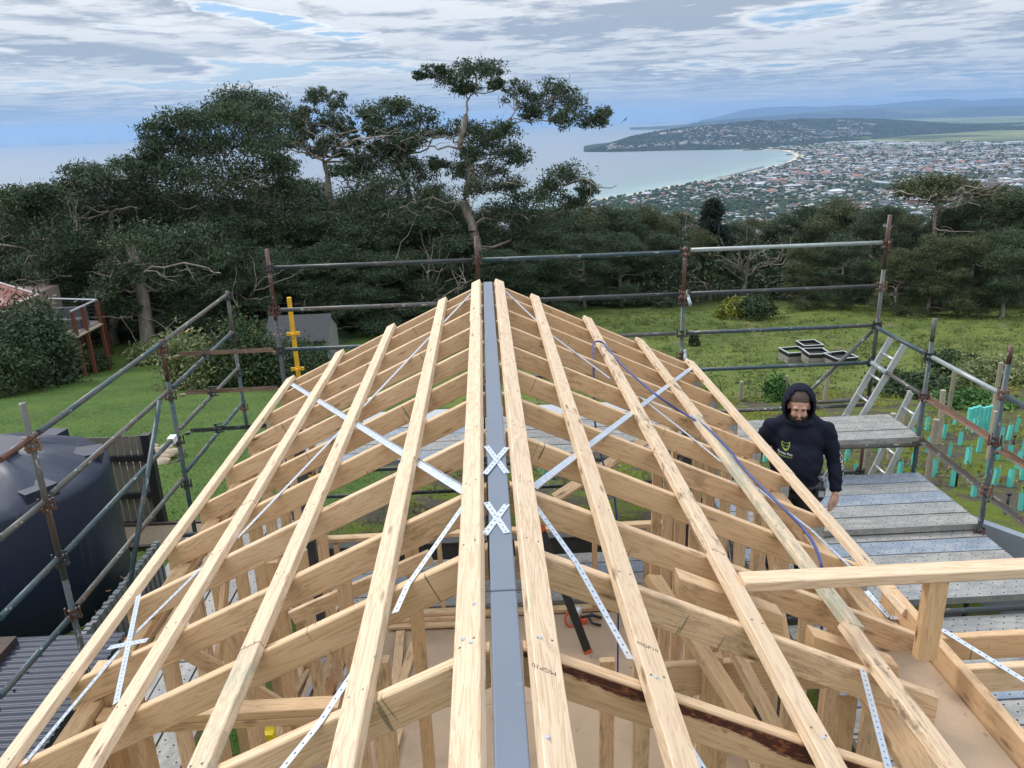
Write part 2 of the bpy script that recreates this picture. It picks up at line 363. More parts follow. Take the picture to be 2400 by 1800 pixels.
class MB:
    def __init__(s): s.v = []; s.f = []; s.m = []
    def add(s, verts, faces, mi=0):
        b = len(s.v); s.v += [Vector(v) for v in verts]; s.f += [tuple(i+b for i in f) for f in faces]; s.m += [mi]*len(faces)
    def box(s, lo, hi, mi=0, M4=None):
        x0, y0, z0 = lo; x1, y1, z1 = hi
        vs = [Vector(p) for p in ((x0, y0, z0), (x1, y0, z0), (x1, y1, z0), (x0, y1, z0), (x0, y0, z1), (x1, y0, z1), (x1, y1, z1), (x0, y1, z1))]
        if M4 is not None: vs = [M4 @ q for q in vs]
        s.add(vs, [(0, 3, 2, 1), (4, 5, 6, 7), (0, 1, 5, 4), (1, 2, 6, 5), (2, 3, 7, 6), (3, 0, 4, 7)], mi)
    def tube(s, pts, rad, n=8, mi=0, cap=True):
        pts = [Vector(p) for p in pts]; k = len(pts)
        if not isinstance(rad, (list, tuple)): rad = [rad]*k
        b = len(s.v); ref = Vector((0, 0, 1))
        for i, p in enumerate(pts):
            d = (pts[min(i+1, k-1)]-pts[max(i-1, 0)]).normalized()
            r = ref if abs(d.dot(ref)) < .95 else Vector((1, 0, 0))
            a = d.cross(r).normalized(); c = a.cross(d)
            for j in range(n):
                t = 2*math.pi*j/n; s.v.append(p+(a*math.cos(t)+c*math.sin(t))*rad[i])
        for i in range(k-1):
            for j in range(n):
                j2 = (j+1) % n; s.f.append((b+i*n+j, b+i*n+j2, b+(i+1)*n+j2, b+(i+1)*n+j)); s.m.append(mi)
        if cap:
            s.f.append(tuple(b+j for j in range(n))[::-1]); s.f.append(tuple(b+(k-1)*n+j for j in range(n))); s.m += [mi, mi]
    def obj(s, name, mt, parent=None, smooth=False, loc=None):
        o = loc if loc is not None else Vector((0, 0, 0))
        me = meshdata(name, [v-Vector(o) for v in s.v], s.f, mt, smooth, s.m)
        return link(name, me, parent, o)
def frame(p, q, up):
    d = (q-p); Lg = d.length; x = d.normalized(); y = Vector(up).cross(x).normalized(); z = x.cross(y)
    return Matrix(((x.x, y.x, z.x, 0), (x.y, y.y, z.y, 0), (x.z, y.z, z.z, 0), (0, 0, 0, 1))), Lg
def stick(name, p, q, wy, hz, mt, parent, up=(0, 0, 1), ch=.004, cut0=0.0, cut1=0.0):
    """sawn timber from p to q (centre line), wy wide, hz along up, arrises eased; cut0/cut1 slide the top edge of each end"""
    p = Vector(p); q = Vector(q); R4, Lg = frame(p, q, up); a, b = wy/2, hz/2
    sec = [(-a+ch, -b), (a-ch, -b), (a, -b+ch), (a, b-ch), (a-ch, b), (-a+ch, b), (-a, b-ch), (-a, -b+ch)]
    vs = [(-Lg/2 + cut0*z/hz, y, z) for y, z in sec] + [(Lg/2 + cut1*z/hz, y, z) for y, z in sec]
    fs = [(i, i+8, (i+1) % 8+8, (i+1) % 8) for i in range(8)] + [tuple(range(8)), tuple(range(15, 7, -1))]
    fs = [f[::-1] for f in fs]
    me = meshdata(name, vs, fs, mt)
    o = bpy.data.objects.new(name, me); COL.objects.link(o)
    o.matrix_world = Matrix.Translation((p+q)/2) @ R4
    return reparent(o, parent)
def reparent(o, parent):
    if parent is not None:
        o.parent = parent; o.matrix_parent_inverse = parent_world(parent).inverted()
    return o
def pole(name, p, q, r, mt, parent, n=14, mb=None):
    p = Vector(p); q = Vector(q); R4, Lg = frame(p, q, (0, 0, 1) if abs((q-p).normalized().z) < .95 else (0, 1, 0))
    b = MB(); b.tube([(-Lg/2, 0, 0), (Lg/2, 0, 0)], r, n); me = meshdata(name, b.v, b.f, mt)
    me.polygons.foreach_set('use_smooth', [len(f.vertices) == 4 for f in me.polygons])
    o = bpy.data.objects.new(name, me); COL.objects.link(o); o.matrix_world = Matrix.Translation((p+q)/2) @ R4
    return reparent(o, parent)
# ================================================================== the timber roof frame under construction
HF = empty('timber_house_frame', (0, 3.5, -3.5), 'unfinished pine house frame with open gable roof either side of a grey ridge beam', 'house frame')
S = .466; NR = Vector((S, 0, 1)).normalized(); NL = Vector((-S, 0, 1)).normalized()
def zr(x): return .02 - S*abs(x)
R_ = random.Random(3)
# ridge beam: rectangular steel section built from two lengths, closed end
for y0, y1 in ((-1.2, 2.338), (2.344, 7.86)):
    b = MB(); h = .19
    b.box((-.045, y0, -h), (.045, y1, 0)); o = b.obj('ridge_beam', M['beam'], HF)
    bv = o.modifiers.new('bev', 'BEVEL'); bv.width = .006; bv.segments = 3
# rafters
YS = [7.80, 7.41, 6.82, 6.23, 5.62, 5.03, 4.44, 3.84, 3.19, 2.66, 2.05, 1.42, .82]
for i, y in enumerate(YS):
    for s in (-1, 1):
        n = NR if s > 0 else NL
        x0, x1 = .052, 2.075
        if s > 0 and y < 3.0: x1 = 1.80
        dy = R_.uniform(-.008, .008)
        mt = M['rafter'] if R_.random() < .6 else M['rafter_b']
        if s > 0 and abs(y-2.05) < .01: mt = M['rafter_bark']
        p = Vector((s*x0, y+dy, zr(x0)-.0725)); q = Vector((s*x1, y+dy+R_.uniform(-.006, .006), zr(x1)-.0725))
        stick('rafter', p, q, .045, .130, mt, HF, up=n, ch=.005, cut0=-S*.13, cut1=-S*.13)
# battens laid flat along the roof, in lengths that butt over a rafter
def batten(s, bx, mt, joints, y0=-1.0, y1=7.86, tz=0.0, skew=0.0):
    n = NR if s > 0 else NL
    ys = [y0] + sorted(joints) + [y1]
    for k in range(len(ys)-1):
        a, b_ = ys[k]+.0025, ys[k+1]-.0025
        j = R_.uniform(-.006, .006)
        p = Vector((s*(bx+j+skew), a, zr(bx+j+skew))) + n*(.0215+tz); q = Vector((s*(bx+R_.uniform(-.004, .004)), b_, zr(bx))) + n*(.0215+tz)
        m_ = mt[k % len(mt)] if isinstance(mt, list) else mt
        stick('batten', p, q, .092, .042, m_, HF, up=n, ch=.004)
batten(-1, .102, M['batten'], [6.25]); batten(-1, .455, M['batten'], [3.84]); batten(-1, .99, [M['batten_grey'], M['batten']], [2.66])
batten(-1, 1.53, M['batten'], [4.44, 6.82]); batten(-1, 2.055, M['batten'], [6.23], y1=7.82)
batten(1, .102, M['batten'], [6.23]); batten(1, .455, M['batten'], [4.44]); batten(1, .99, [M['batten'], M['batten_brown']], [3.19])
batten(1, 1.53, [M['batten_brown'], M['batten_grey']], [2.95, 5.62], skew=.03); batten(1, 2.055, M['batten'], [5.03], y0=3.35, y1=7.82)
# nail heads where battens cross rafters
for s, bxs in ((-1, (.102, .455, .99, 1.53, 2.055)), (1, (.102, .455, .99, 1.53, 2.055))):
    n = NR if s > 0 else NL
    for bx_ in bxs:
        b = MB()
        for y in YS:
            if y > 7.7 or (s > 0 and bx_ > 2 and y < 3.5): continue
            for k_ in (-1, 1):
                c_ = Vector((s*(bx_+k_*.022), y+R_.uniform(-.012, .012), zr(bx_+k_*.022)))+n*.0424; b.tube([c_, c_+n*.0012], .0042, 6)
        o = b.obj('nail_heads', M['steel_dark'], HF); o['kind'] = 'stuff'
# triple grips at the rafter feet
gm = MB(); gm.box((-.002, -.03, -.07), (0, .03, .02)); gm.box((-.03, -.0245, -.07), (.03, -.0225, .03)); gm.box((-.035, -.03, -.072), (.035, .03, -.070))
gme = meshdata('multi_grip', gm.v, gm.f, M['galv'])
for y in YS:
    for s in (-1, 1):
        if s > 0 and y < 3: continue
        o = link('multi_grip', gme, None, (s*2.03, y-.01*s, zr(2.03)-.10)); o.rotation_euler = (0, 0, R_.uniform(-.1, .1)); reparent(o, HF)
# wall plates and studs
ZF = -3.5
for s in (-1, 1):
    xx = s*1.985
    y_lo = 2.0 if s > 0 else 1.2
    for z in (-1.065, -1.112): stick('wall_plate', (xx, y_lo, z), (xx, 7.35, z), .09, .045, M['stud'], HF)
    stick('wall_plate', (s*1.885, y_lo, -1.14), (s*1.885, 7.35, -1.14), .045, .09, M['stud'], HF)
    stick('bottom_plate', (xx, y_lo, ZF+.0225), (xx, 7.35, ZF+.0225), .09, .045, M['stud'], HF)
    y = y_lo+.1; k = 0
    while y < 7.3:
        stick('stud', (xx, y, ZF+.047), (xx, y+R_.uniform(-.01, .01), -1.137), .045, .09, M['stud'], HF, up=(1, 0, 0))
        if k % 3 == 1: stick('stud', (xx, y+.05, ZF+.047), (xx, y+.05, -1.137), .045, .09, M['stud'], HF, up=(1, 0, 0))
        if y+.45 < 7.3: stick('noggin', (xx, y+.028, -2.35+.03*(k % 2)), (xx, y+.42, -2.35+.03*(k % 2)), .09, .045, M['stud'], HF)
        y += .45; k += 1
    # raking let-in brace and galvanised angle brace
    stick('wall_brace', (s*1.925, 3.3, -3.3), (s*1.925, 5.1, -1.2), .035, .09, M['stud'], HF, up=(0, -1, 1))
    stick('angle_brace', (s*2.035, 5.2, -3.3), (s*2.035, 6.9, -1.15), .003, .03, M['galv'], HF, up=(0, -1, 1), ch=.001)
    stick('angle_brace', (s*2.036, 2.4, -1.3), (s*2.036, 4.1, -3.2), .003, .03, M['galv'], HF, up=(0, 1, 1), ch=.001)
    # steel corner columns
    b = MB(); b.box((s*1.90-.045, 7.12, ZF), (s*1.90+.045, 7.21, -1.10)); b.box((s*1.90-.09, 7.08, ZF+.001), (s*1.90+.09, 7.25, ZF+.012)); b.obj('steel_column', M['steel_dark'], HF)
    for dx in (.075, .20): stick('stud', (s*(1.90-dx-.02), 7.28, ZF+.05), (s*(1.90-dx-.02), 7.28, -1.14 if dx < .1 else -2.55), .045, .09, M['stud'], HF, up=(0, 1, 0))
# end wall: low window frame
stick('window_sill', (-1.78, 7.28, -2.50), (1.78, 7.28, -2.50), .09, .045, M['stud'], HF)
stick('bottom_plate', (-1.86, 7.28, ZF+.0225), (1.86, 7.28, ZF+.0225), .09, .045, M['stud'], HF)
for x in (-1.2, -.62, .0, .42, 1.0, 1.55): stick('stud', (x, 7.28, ZF+.047), (x, 7.28, -2.525), .045, .09, M['stud'], HF, up=(0, 1, 0))
b = MB(); b.box((-.045, 7.55, ZF), (.045, 7.64, -.192)); b.obj('steel_column', M['steel_dark'], HF)
# raking timber under the right slope
stick('ceiling_brace', ony(1300, 1168, 5.9), ony(1588, 985, 6.3), .09, .035, M['stud'], HF, up=(0, -.5, 1))
# left room divider: plates, posts and their tops
for z in (-1.10, -1.147): stick('wall_plate', (-1.93, 3.13, z), (-.80, 3.13, z), .09, .045, M['stud'], HF)
for x in (-1.75, -1.42, -1.05, -.88): stick('stud', (x, 3.13, ZF+.05), (x, 3.13, -1.172), .045, .09, M['stud'], HF, up=(0, 1, 0))
stick('stud', (-1.93, 3.25, -2.4), (-1.93, 3.25, -.90), .09, .09, M['stud'], HF, up=(1, 0, 0))
stick('stud', (-.98, 4.32, ZF), (-.98, 4.32, -1.02), .09, .045, M['stud'], HF, up=(0, 1, 0))
stick('stud', (-.585, 4.64, ZF), (-.585, 4.64, -1.05), .09, .045, M['stud'], HF, up=(0, 1, 0))
stick('stud', (-.50, 2.6, ZF), (-.50, 2.6, -.45), .09, .045, M['stud'], HF, up=(0, 1, 0))
stick('ceiling_board', ony(684, 1447, 4.40), ony(1010, 1303, 4.55), .035, .095, M['stud'], HF)
stick('wall_brace', (-1.9, 3.9, -1.25), (-1.35, 4.1, -1.95), .035, .09, M['stud'], HF)
stick('wall_brace', (-1.85, 2.6, -1.3), (-1.5, 3.05, -1.7), .035, .09, M['stud'], HF)
for y in (4.0, 4.75, 5.5, 6.2): stick('stud', (-1.55, y, ZF), (-1.55, y, -1.6 if y > 5 else -1.25), .045, .09, M['stud'], HF, up=(1, 0, 0))
# right side: lintel, trimmers, props
stick('lintel', (.74, 3.30, -1.19), (1.93, 3.30, -1.19), .045, .19, M['stud'], HF)
stick('lintel', (1.15, 4.05, -1.15), (1.93, 4.05, -1.15), .045, .14, M['stud'], HF)
for x, y, t in ((.70, 3.36, -1.05), (1.02, 3.22, -1.0), (.62, 4.0, -1.6), (1.5, 3.38, -1.3), (1.72, 3.22, -1.3)): stick('stud', (x, y, ZF), (x, y, t), .09, .045, M['stud'], HF, up=(0, 1, 0))
for y in (4.5, 4.95, 5.4, 5.85, 6.3, 6.75): stick('stud', (1.52, y, ZF), (1.52, y, -1.5), .045, .09, M['stud'], HF, up=(1, 0, 0))
stick('wall_plate', (1.52, 4.4, -1.48), (1.52, 6.9, -1.48), .09, .045, M['stud'], HF)
stick('trimmer_block', Vector((.80, 2.985, zr(.80)))-NR*.085, Vector((1.27, 2.985, zr(1.27)))-NR*.085, .09, .105, M['rafter_b'], HF, up=NR, cut0=-.05, cut1=-.05)
stick('trimmer_block', Vector((1.40, 2.93, zr(1.40)))-NR*.10, Vector((1.80, 2.93, zr(1.80)))-NR*.10, .09, .105, M['rafter_b'], HF, up=NR, cut0=-.05, cut1=-.05)
stick('raking_prop', (.80, 3.62, -.80), (1.27, 2.35, -1.28), .105, .045, M['stud'], HF, up=NR)
stick('raking_prop', (1.10, 3.3, -.93), (1.42, 2.7, -1.55), .09, .04, M['stud'], HF, up=NR)
# ---- crossing timber, post and box gutter of the adjoining roof
zt = zr(.99)+.045
stick('crossing_plate', (1.045, 2.965, zt-.028), (3.4, 2.965, zt-.028), .095, .048, M['batten'], HF)
pp = ony(2200, 1378, 2.93)
stick('jack_post', (pp.x, 2.955, -.86), (pp.x, 2.955, zt-.054), .09, .055, M['stud'], HF, up=(0, 1, 0))
A = onz(2010, 1455, -1.0); 
b = MB(); b.box((1.795, .6, -1.016), (2.03, 3.44, -1.0)); o = b.obj('gutter_base', M['particle'], HF)
stick('gutter_side', (2.062, .6, -.955), (2.062, 3.60, -.955), .045, .15, M['rafter_b'], HF, ch=.005)
stick('gutter_side', (1.80, .6, -1.075), (1.80, 3.40, -1.075), .045, .11, M['rafter_b'], HF, ch=.005)
stick('wall_plate', (1.62, 1.6, -1.06), (1.70, 3.25, -1.03), .14, .045, M['stud'], HF)
for px_, py_, hh in ((2330, 1478, .12), (2330, 1552, .14)):
    a = onz(px_, py_, -.98)
    stick('joist', (2.09, a.y-.03, -1.04), (3.6, a.y-.03, -1.04), .045, .14, M['rafter'], HF, ch=.005)
stick('joist', (2.09, 2.10, -1.04), (3.6, 2.10, -1.04), .045, .14, M['rafter'], HF, ch=.005)
stick('stud', (2.13, 3.55, -2.2), (2.13, 3.55, -1.0), .045, .09, M['stud'], HF, up=(0, 1, 0))

# ---- metal straps nailed over the rafters, under the battens
def onroof(s, x, y, lift=.004): 
    n = NR if s > 0 else NL; return onpl(x, y, Vector((0, 0, .02))+n*lift, n)
def strap(name, p, q, wd, mt, up, lip=False):
    p = Vector(p); q = Vector(q); R4, Lg = frame(p, q, up); b = MB()
    b.box((-Lg/2, -wd/2, -.0006), (Lg/2, wd/2, .0006))
    if lip: b.box((-Lg/2, wd/2-.0012, .0007), (Lg/2, wd/2, .012))
    me = meshdata(name, b.v, b.f, mt); o = bpy.data.objects.new(name, me); COL.objects.link(o); o.matrix_world = Matrix.Translation((p+q)/2) @ R4
    return reparent(o, HF)
for s, a, c in ((-1, (672, 893), (1088, 1152)), (1, (1629, 856), (1252, 1142))):
    strap('angle_brace', onroof(s, *a), onroof(s, *c), .040, M['brace'], NR if s > 0 else NL, True)
for s, pts in ((-1, [(1108, 684), (845, 960), (555, 1262)]), (-1, [(1090, 1180), (955, 1372), (926, 1436)]), (-1, [(838, 1560), (745, 1700), (655, 1810)]),
               (-1, [(470, 1333), (300, 1500), (55, 1792)]), (1, [(1180, 678), (1290, 783), (1430, 887)]), (1, [(1500, 930), (1590, 1000), (1690, 1082)]),
               (1, [(1252, 1182), (1352, 1320), (1478, 1545)]), (1, [(1612, 1745), (1665, 1830)]), (1, [(1770, 1140), (1900, 1240), (2000, 1335)]), (1, [(2022, 1570), (2090, 1830)])):
    for i in range(len(pts)-1): strap('metal_strap', onroof(s, *pts[i]), onroof(s, *pts[i+1]), .030, M['strap'], NR if s > 0 else NL)
a = onroof(-1, 325, 1395, .03); c = onroof(-1, 272, 1648, .008); strap('metal_strap', a, c, .030, M['strap'], NL)
a = onroof(-1, 255, 1518, .02); c = onroof(-1, 345, 1500, .015); strap('metal_strap', a, c, .030, M['strap'], NL)
a = onz(2030, 1385, -.93); c = onz(2085, 1447, -.985); strap('metal_strap', a, c, .030, M['strap'], (0, 0, 1)); strap('metal_strap', c, c+Vector((.07, -.01, .0)), .030, M['strap'], (0, 0, 1))
a = onz(2207, 1475, -.955); c = onz(2410, 1600, -.962); strap('metal_strap', a, c, .030, M['strap'], (0, 0, 1))
# strap crosses folded over the beam
for ya, yb, lead in ((1045, 1112, 1), (1177, 1252, -1)):
    e = [onz(1140, ya, .003), onz(1188, yb-3, .003), onz(1188, ya+4, .005), onz(1136, yb, .005)]
    strap('metal_strap', e[0], e[1], .028, M['strap'], (0, 0, 1)); strap('metal_strap', e[2] + Vector((0, 0, .0015*lead)), e[3]+Vector((0, 0, .0015*lead)), .028, M['strap'], (0, 0, 1))
# print on the battens
def flat_text(name, txt, size, origin, xdir, up, mt, parent, ext=.0003):
    cu = bpy.data.curves.new(name, 'FONT'); cu.body = txt; cu.size = size; cu.align_x = 'CENTER'; cu.align_y = 'CENTER'; cu.resolution_u = 2; cu.space_line = .85
    t = bpy.data.objects.new(name+'_tmp', cu); COL.objects.link(t)
    dg = bpy.context.evaluated_depsgraph_get(); me = bpy.data.meshes.new_from_object(t.evaluated_get(dg)); bpy.data.objects.remove(t)
    me.name = name; me.materials.clear(); setmat(me, mt)
    o = bpy.data.objects.new(name, me); COL.objects.link(o)
    x = Vector(xdir).normalized(); z = Vector(up).normalized(); y = z.cross(x).normalized(); x = y.cross(z)
    o.matrix_world = Matrix.Translation(Vector(origin)) @ Matrix(((x.x, y.x, z.x, 0), (x.y, y.y, z.y, 0), (x.z, y.z, z.z, 0), (0, 0, 0, 1)))
    return reparent(o, parent)
def ontop(s, x, y): n = NR if s > 0 else NL; return onpl(x, y, Vector((0, 0, .02))+n*.0432, n)
flat_text('stamp', 'MGP10', .026, ontop(-1, 860, 1552), (.95, .3, 0), NL, M['ink'], HF)
flat_text('stamp', 'MGP10', .026, ontop(1, 1518, 1516), (.95, -.1, 0), NR, M['ink'], HF)
flat_text('stamp', 'MGP10', .026, ontop(1, 1275, 1568), (-.95, .1, 0), NR, M['ink'], HF)
# screw heads
sm = MB(); sm.tube([(0, 0, 0), (0, 0, .003)], [.008, .006], 8); sme = meshdata('screw', sm.v, sm.f, M['galv'])
for s, x, y in ((-1, 1105, 1505), (1, 1265, 1494), (-1, 1112, 1415), (1, 1536, 1587), (1, 1283, 1728), (-1, 1086, 1498), (1, 1929, 1728)):
    reparent(link('screw', sme, None, ontop(s, x, y)), HF)
# floor sheets
for x0, x1, ys in ((-1.94, -1.05, (-1, 1.6, 5.2, 7.22)), (-1.05, .39, (-1, 2.3, 5.9, 7.22)), (.39, 1.94, (-1, 3.0, 4.9, 6.0, 7.22))):
    for i in range(len(ys)-1):
        b = MB(); b.box((x0+.002, ys[i]+.002, ZF-.02), (x1-.002, ys[i+1]-.002, ZF+R_.uniform(-.001, .001))); b.obj('floor_sheet', M['particle'], HF)
b = MB(); b.box((-2.04, -1.0, -3.72), (2.04, 7.34, ZF-.024)); b.obj('slab', plain('concrete_slab', (.30, .29, .27), .8), HF)

# ================================================================== scaffold round the frame
SC = empty('tube_scaffold', (4.7, 9.2, -3.9), 'worn steel tube scaffold with perforated decks wrapped round the roof frame', 'scaffold')
RT = .0242
def T(mt, p, q, name='rail', r=RT): return pole(name, p, q, r, M[mt], SC)
STD = {}
def post(x, y, zt, zb, mts, lean=(0, 0)):
    """upright in two sleeved lengths with rosette clusters"""
    z0 = zt; k = 0
    for mt, z1 in mts:
        o = pole('standard', (x, y, z0), (x, y, z1), RT if k % 2 else RT*.96, M[mt], SC); STD.setdefault((round(x, 2), round(y, 2)), []).append((z0, z1, o)); z0 = z1; k += 1
cup = MB()
cup.tube([(0, 0, -.035), (0, 0, -.015)], .034, 12); cup.tube([(0, 0, .018), (0, 0, .036)], .034, 12)
for a in range(4):
    c_, s_ = math.cos(a*math.pi/2), math.sin(a*math.pi/2)
    cup.box((.026, -.017, -.045), (.062, .017, -.030), 0, Matrix.Rotation(a*math.pi/2, 4, 'Z')); cup.box((.048, -.009, -.055), (.060, .009, .052), 0, Matrix.Rotation(a*math.pi/2, 4, 'Z'))
cme = [meshdata('cluster', cup.v, cup.f, M[k]) for k in ('tube_rust', 'tube_dark', 'hot')]
def cluster(x, y, z, k=None):
    o = link('cluster', cme[R_.randrange(3) if k is None else k], None, (x, y, z)); o.rotation_euler = (0, 0, R_.uniform(-.25, .25)); pa = SC
    for za, zb, so_ in STD.get((round(x, 2), round(y, 2)), []):
        if zb <= z <= za+.01: pa = so_
    reparent(o, pa)
YB, XR, XL = 9.2, 4.7, -3.5
RZ = [0.0, -.50, -.985, -1.46]
bx = [-2.52, -.11, 2.33, 4.73]
post(bx[0], YB, .22, -4, [('tube_rust', -.62), ('tube_dark', -4)]); post(bx[1], YB, .27, -4, [('tube_rust', -.3), ('tube_dark', -4)])
post(bx[2], YB, .06, -4, [('tube_rust', -.60), ('tube_blue', -4)]); post(bx[3], YB, .34, -4.1, [('tube_rust', -.3), ('tube_grey', -1.9), ('tube_rust', -4.1)])
for i, x in enumerate(bx):
    for z in RZ + [-1.95, -2.45, -2.95]:
        if not (i == 0 and z < -1.2): cluster(x, YB, z)
rows = [('tube_dark', 'tube_blue', 'tube_galv'), ('tube_grey', 'tube_dark', 'tube_dark'), ('tube_blue', 'tube_grey', 'tube_blue'), ('tube_blue', 'tube_dark', 'tube_blue'), ('tube_dark', 'tube_grey', 'tube_grey'), ('tube_dark', 'tube_dark', 'tube_dark')]
for r, z in enumerate(RZ + [-2.02, -2.95]):
    for i in range(3):
        if r == 3 and i == 0: continue
        zz = z + (.02 if r == 0 and i == 2 else 0)
        T(rows[r][i], (bx[i]+.055, YB, zz), (bx[i+1]-.055, YB, zz), 'rail')
# coupler tubes clamped to the third upright
for a, b_ in (((1608, 690), (1618, 714)), ((1604, 828), (1606, 845))):
    p = ony(*a, YB+.02); q = ony(*b_, YB-.22); T('tube_galv', p+Vector((.02, .05, .02)), q, 'coupler_tube', .021)
    cluster(bx[2], YB, q.z+.0, 0)
# diagonal from back right corner
T('tube_grey', ony(2045, 775, 9.26), ony(1780, 1030, 9.26), 'diagonal_brace')
T('tube_grey', ony(1915, 943, 9.15), ony(2030, 936, 9.15))
# right side: uprights towards the camera
for y, zt_, mts in ((7.95, -.60, [('tube_grey', -.85), ('tube_blue', -4.2)]), (6.70, -.55, [('tube_rust', -.72), ('tube_blue', -4.2)]), (3.9, -.4, [('tube_blue', -4.2)])):
    post(XR, y, zt_, -4.2, mts)
    for z in (-1.01, -1.47, -1.98, -2.45): cluster(XR, y, z)
T('tube_blue', (XR, 9.14, -1.0), (XR, 8.0, -1.01)); T('tube_galv', (XR, 7.89, -1.01), (XR, 6.76, -1.02)); T('tube_blue', (XR, 6.64, -1.02), (XR, 3.95, -1.03))
T('tube_grey', (XR, 9.0, -1.46), (XR, 8.0, -1.47)); T('tube_galv', (XR-.02, 9.12, -1.44), (XR-.02, 8.75, -1.455), 'coupler_tube', .03)
def angle(p, q, mt='hot', up=(0, 0, 1), wd=.05, ht=.05, name='toe_angle'):
    p = Vector(p); q = Vector(q); R4, Lg = frame(p, q, up); b = MB()
    b.box((-Lg/2, -wd/2, -.002), (Lg/2, wd/2, .002)); b.box((-Lg/2+.01, wd/2-.004, .0022), (Lg/2-.06, wd/2, ht))
    b.box((-Lg/2-.02, -wd/2, -.03), (-Lg/2+.02, wd/2, -.0025)); b.box((Lg/2-.03, -wd/2, -.03), (Lg/2+.02, wd/2, -.0025))
    me = meshdata(name, b.v, b.f, M[mt]); o = bpy.data.objects.new(name, me); COL.objects.link(o); o.matrix_world = Matrix.Translation((p+q)/2) @ R4; return reparent(o, SC)
angle((XR, 7.90, -1.49), (XR, 6.76, -1.50)); angle((XR, 7.90, -1.98), (XR, 6.76, -2.02), 'tube_grey'); angle((XR, 6.64, -1.55), (XR, 3.95, -1.57)); angle((XR, 6.64, -2.05), (XR, 3.95, -2.08), 'tube_grey')
T('tube_grey', (XR-.03, 7.9, -2.02), (XR-2.3, 7.98, -2.02), 'ledger')
post(3.35, 7.98, -2.03, -4, [('tube_rust', -4)]); cluster(3.35, 7.98, -2.62, 0); T('tube_dark', (3.3, 7.98, -2.62), (2.2, 7.98, -2.62), 'ledger')
# planks
pl = MB(); 
def plank(x0, x1, y0, y1, z, along='x', k=0):
    mt = M[('plank_a', 'plank_b', 'plank_c')[k]]
    Lg = (x1-x0) if along == 'x' else (y1-y0); b = MB(); hw = .1125
    b.box((-Lg/2, -hw, -.003), (Lg/2, hw, .025)); b.box((-Lg/2, -hw, -.037), (Lg/2, -hw+.003, -.003)); b.box((-Lg/2, hw-.003, -.037), (Lg/2, hw, -.003)); b.box((-Lg/2, -hw+.004, -.036), (-Lg/2+.003, hw-.004, -.0035)); b.box((Lg/2-.003, -hw+.004, -.036), (Lg/2, hw-.004, -.0035))
    me = meshdata('plank', b.v, b.f, mt); o = bpy.data.objects.new('plank', me); COL.objects.link(o)
    o.location = ((x0+x1)/2, (y0+y1)/2, z-.025); 
    if along == 'y': o.rotation_euler = (0, 0, math.pi/2)
    o.rotation_euler[2] += R_.uniform(-.003, .003)
    reparent(o, SC)
zz = -2.37
for i, k in enumerate((1, 2, 1, 2, 0)):          # upper part of the right deck
    y = 7.94-.243*i; plank(2.30, 4.745, y-.23, y, zz+R_.uniform(-.003, .003), 'x', k)
y = 6.86; i = 0
while y > 1.4:                                   # lower part running back towards the camera
    if not (i in (5,)): plank(2.30, 4.735, y-.23, y, -2.45+R_.uniform(-.003, .003), 'x', (0, 1, 0, 0, 2, 1, 0, 2)[i % 8])
    y -= .243; i += 1
T('tube_dark', (2.2, 5.42, -2.41), (4.7, 5.42, -2.41), 'ledger')
for i in range(5):                               # high deck along the far end
    y = 9.12-.243*i
    for x0, x1 in ((-2.46, -.12), (-.10, 2.30), (2.34, 4.70)):
        if x0 > 0 and i == 9: continue
        if x0 > 2 and i < 2: continue
        plank(x0, x1, y-.23, y, -1.93+R_.uniform(-.003, .003), 'x', [(2, 0, 1), (1, 2, 0), (2, 0, 0), (2, 0, 0), (1, 2, 0)][i][0 if x0 < -1 else 1 if x0 < 1 else 2])
T('tube_dark', (-2.5, 7.86, -2.0), (2.3, 7.86, -2.0), 'ledger')
for x in (-2.52, -.11, 2.33): T('tube_dark', (x, 7.75, -2.03), (x, 9.15, -2.03), 'transom'); post(x, 7.86, -2.06, -4, [('tube_dark', -4)])
for i in range(4):                               # low deck just outside the end wall
    y = 8.32-.243*i
    for x0, x1 in ((-2.3, .08), (.10, 2.5)): plank(x0, x1, y-.23, y, -3.42, 'x', (2, 1, 0, 2)[i])
y0 = 7.7
for j in range(3):                               # narrow deck between frame and left guard rails
    for i in range(3):
        plank(-2.15-.243*i-.23, -2.15-.243*i, y0-2.4, y0, -2.42+R_.uniform(-.003, .003), 'y', (2, 0, 2)[(i+j) % 3])
    y0 -= 2.42
for y in (7.5, 5.2, 2.9): T('tube_dark', (-3.4, y, -2.49), (-2.1, y, -2.49), 'transom'); post(-2.16, y+.1, -1.32, -3.7, [('tube_rust', -3.7)])
# left guard rails
PT = {'P': onx(549, 800, XL).y, 'B': onx(388, 861, XL).y, 'N': onx(146, 1333, XL).y}
post(XL, PT['P'], onx(531, 683, XL).z, -3.9, [('tube_grey', onx(552, 815, XL).z), ('tube_blue', -3.9)])
post(XL, PT['B'], onx(378, 796, XL).z, -3.8, [('tube_rust', onx(392, 895, XL).z), ('tube_blue', -3.8)])
post(XL, PT['N'], onx(60, 940, XL).z, -3.8, [('tube_grey', onx(150, 1360, XL).z), ('tube_blue', -3.8)])
def rl(mt, a, c, off=0.0): p = onx(*a, XL+off); q = onx(*c, XL+off); T(mt, p, q)
rl('tube_grey', (533, 690), (385, 800), .0); rl('tube_blue', (377, 805), (90, 1014)); rl('tube_rust', (84, 1018), (0, 1078))
rl('tube_blue', (546, 777), (405, 908)); rl('tube_grey', (398, 914), (120, 1158)); rl('tube_grey', (100, 1180), (0, 1262))
rl('tube_grey', (559, 862), (419, 1008)); rl('tube_blue', (411, 1022), (153, 1296)); rl('tube_blue', (134, 1312), (0, 1448))
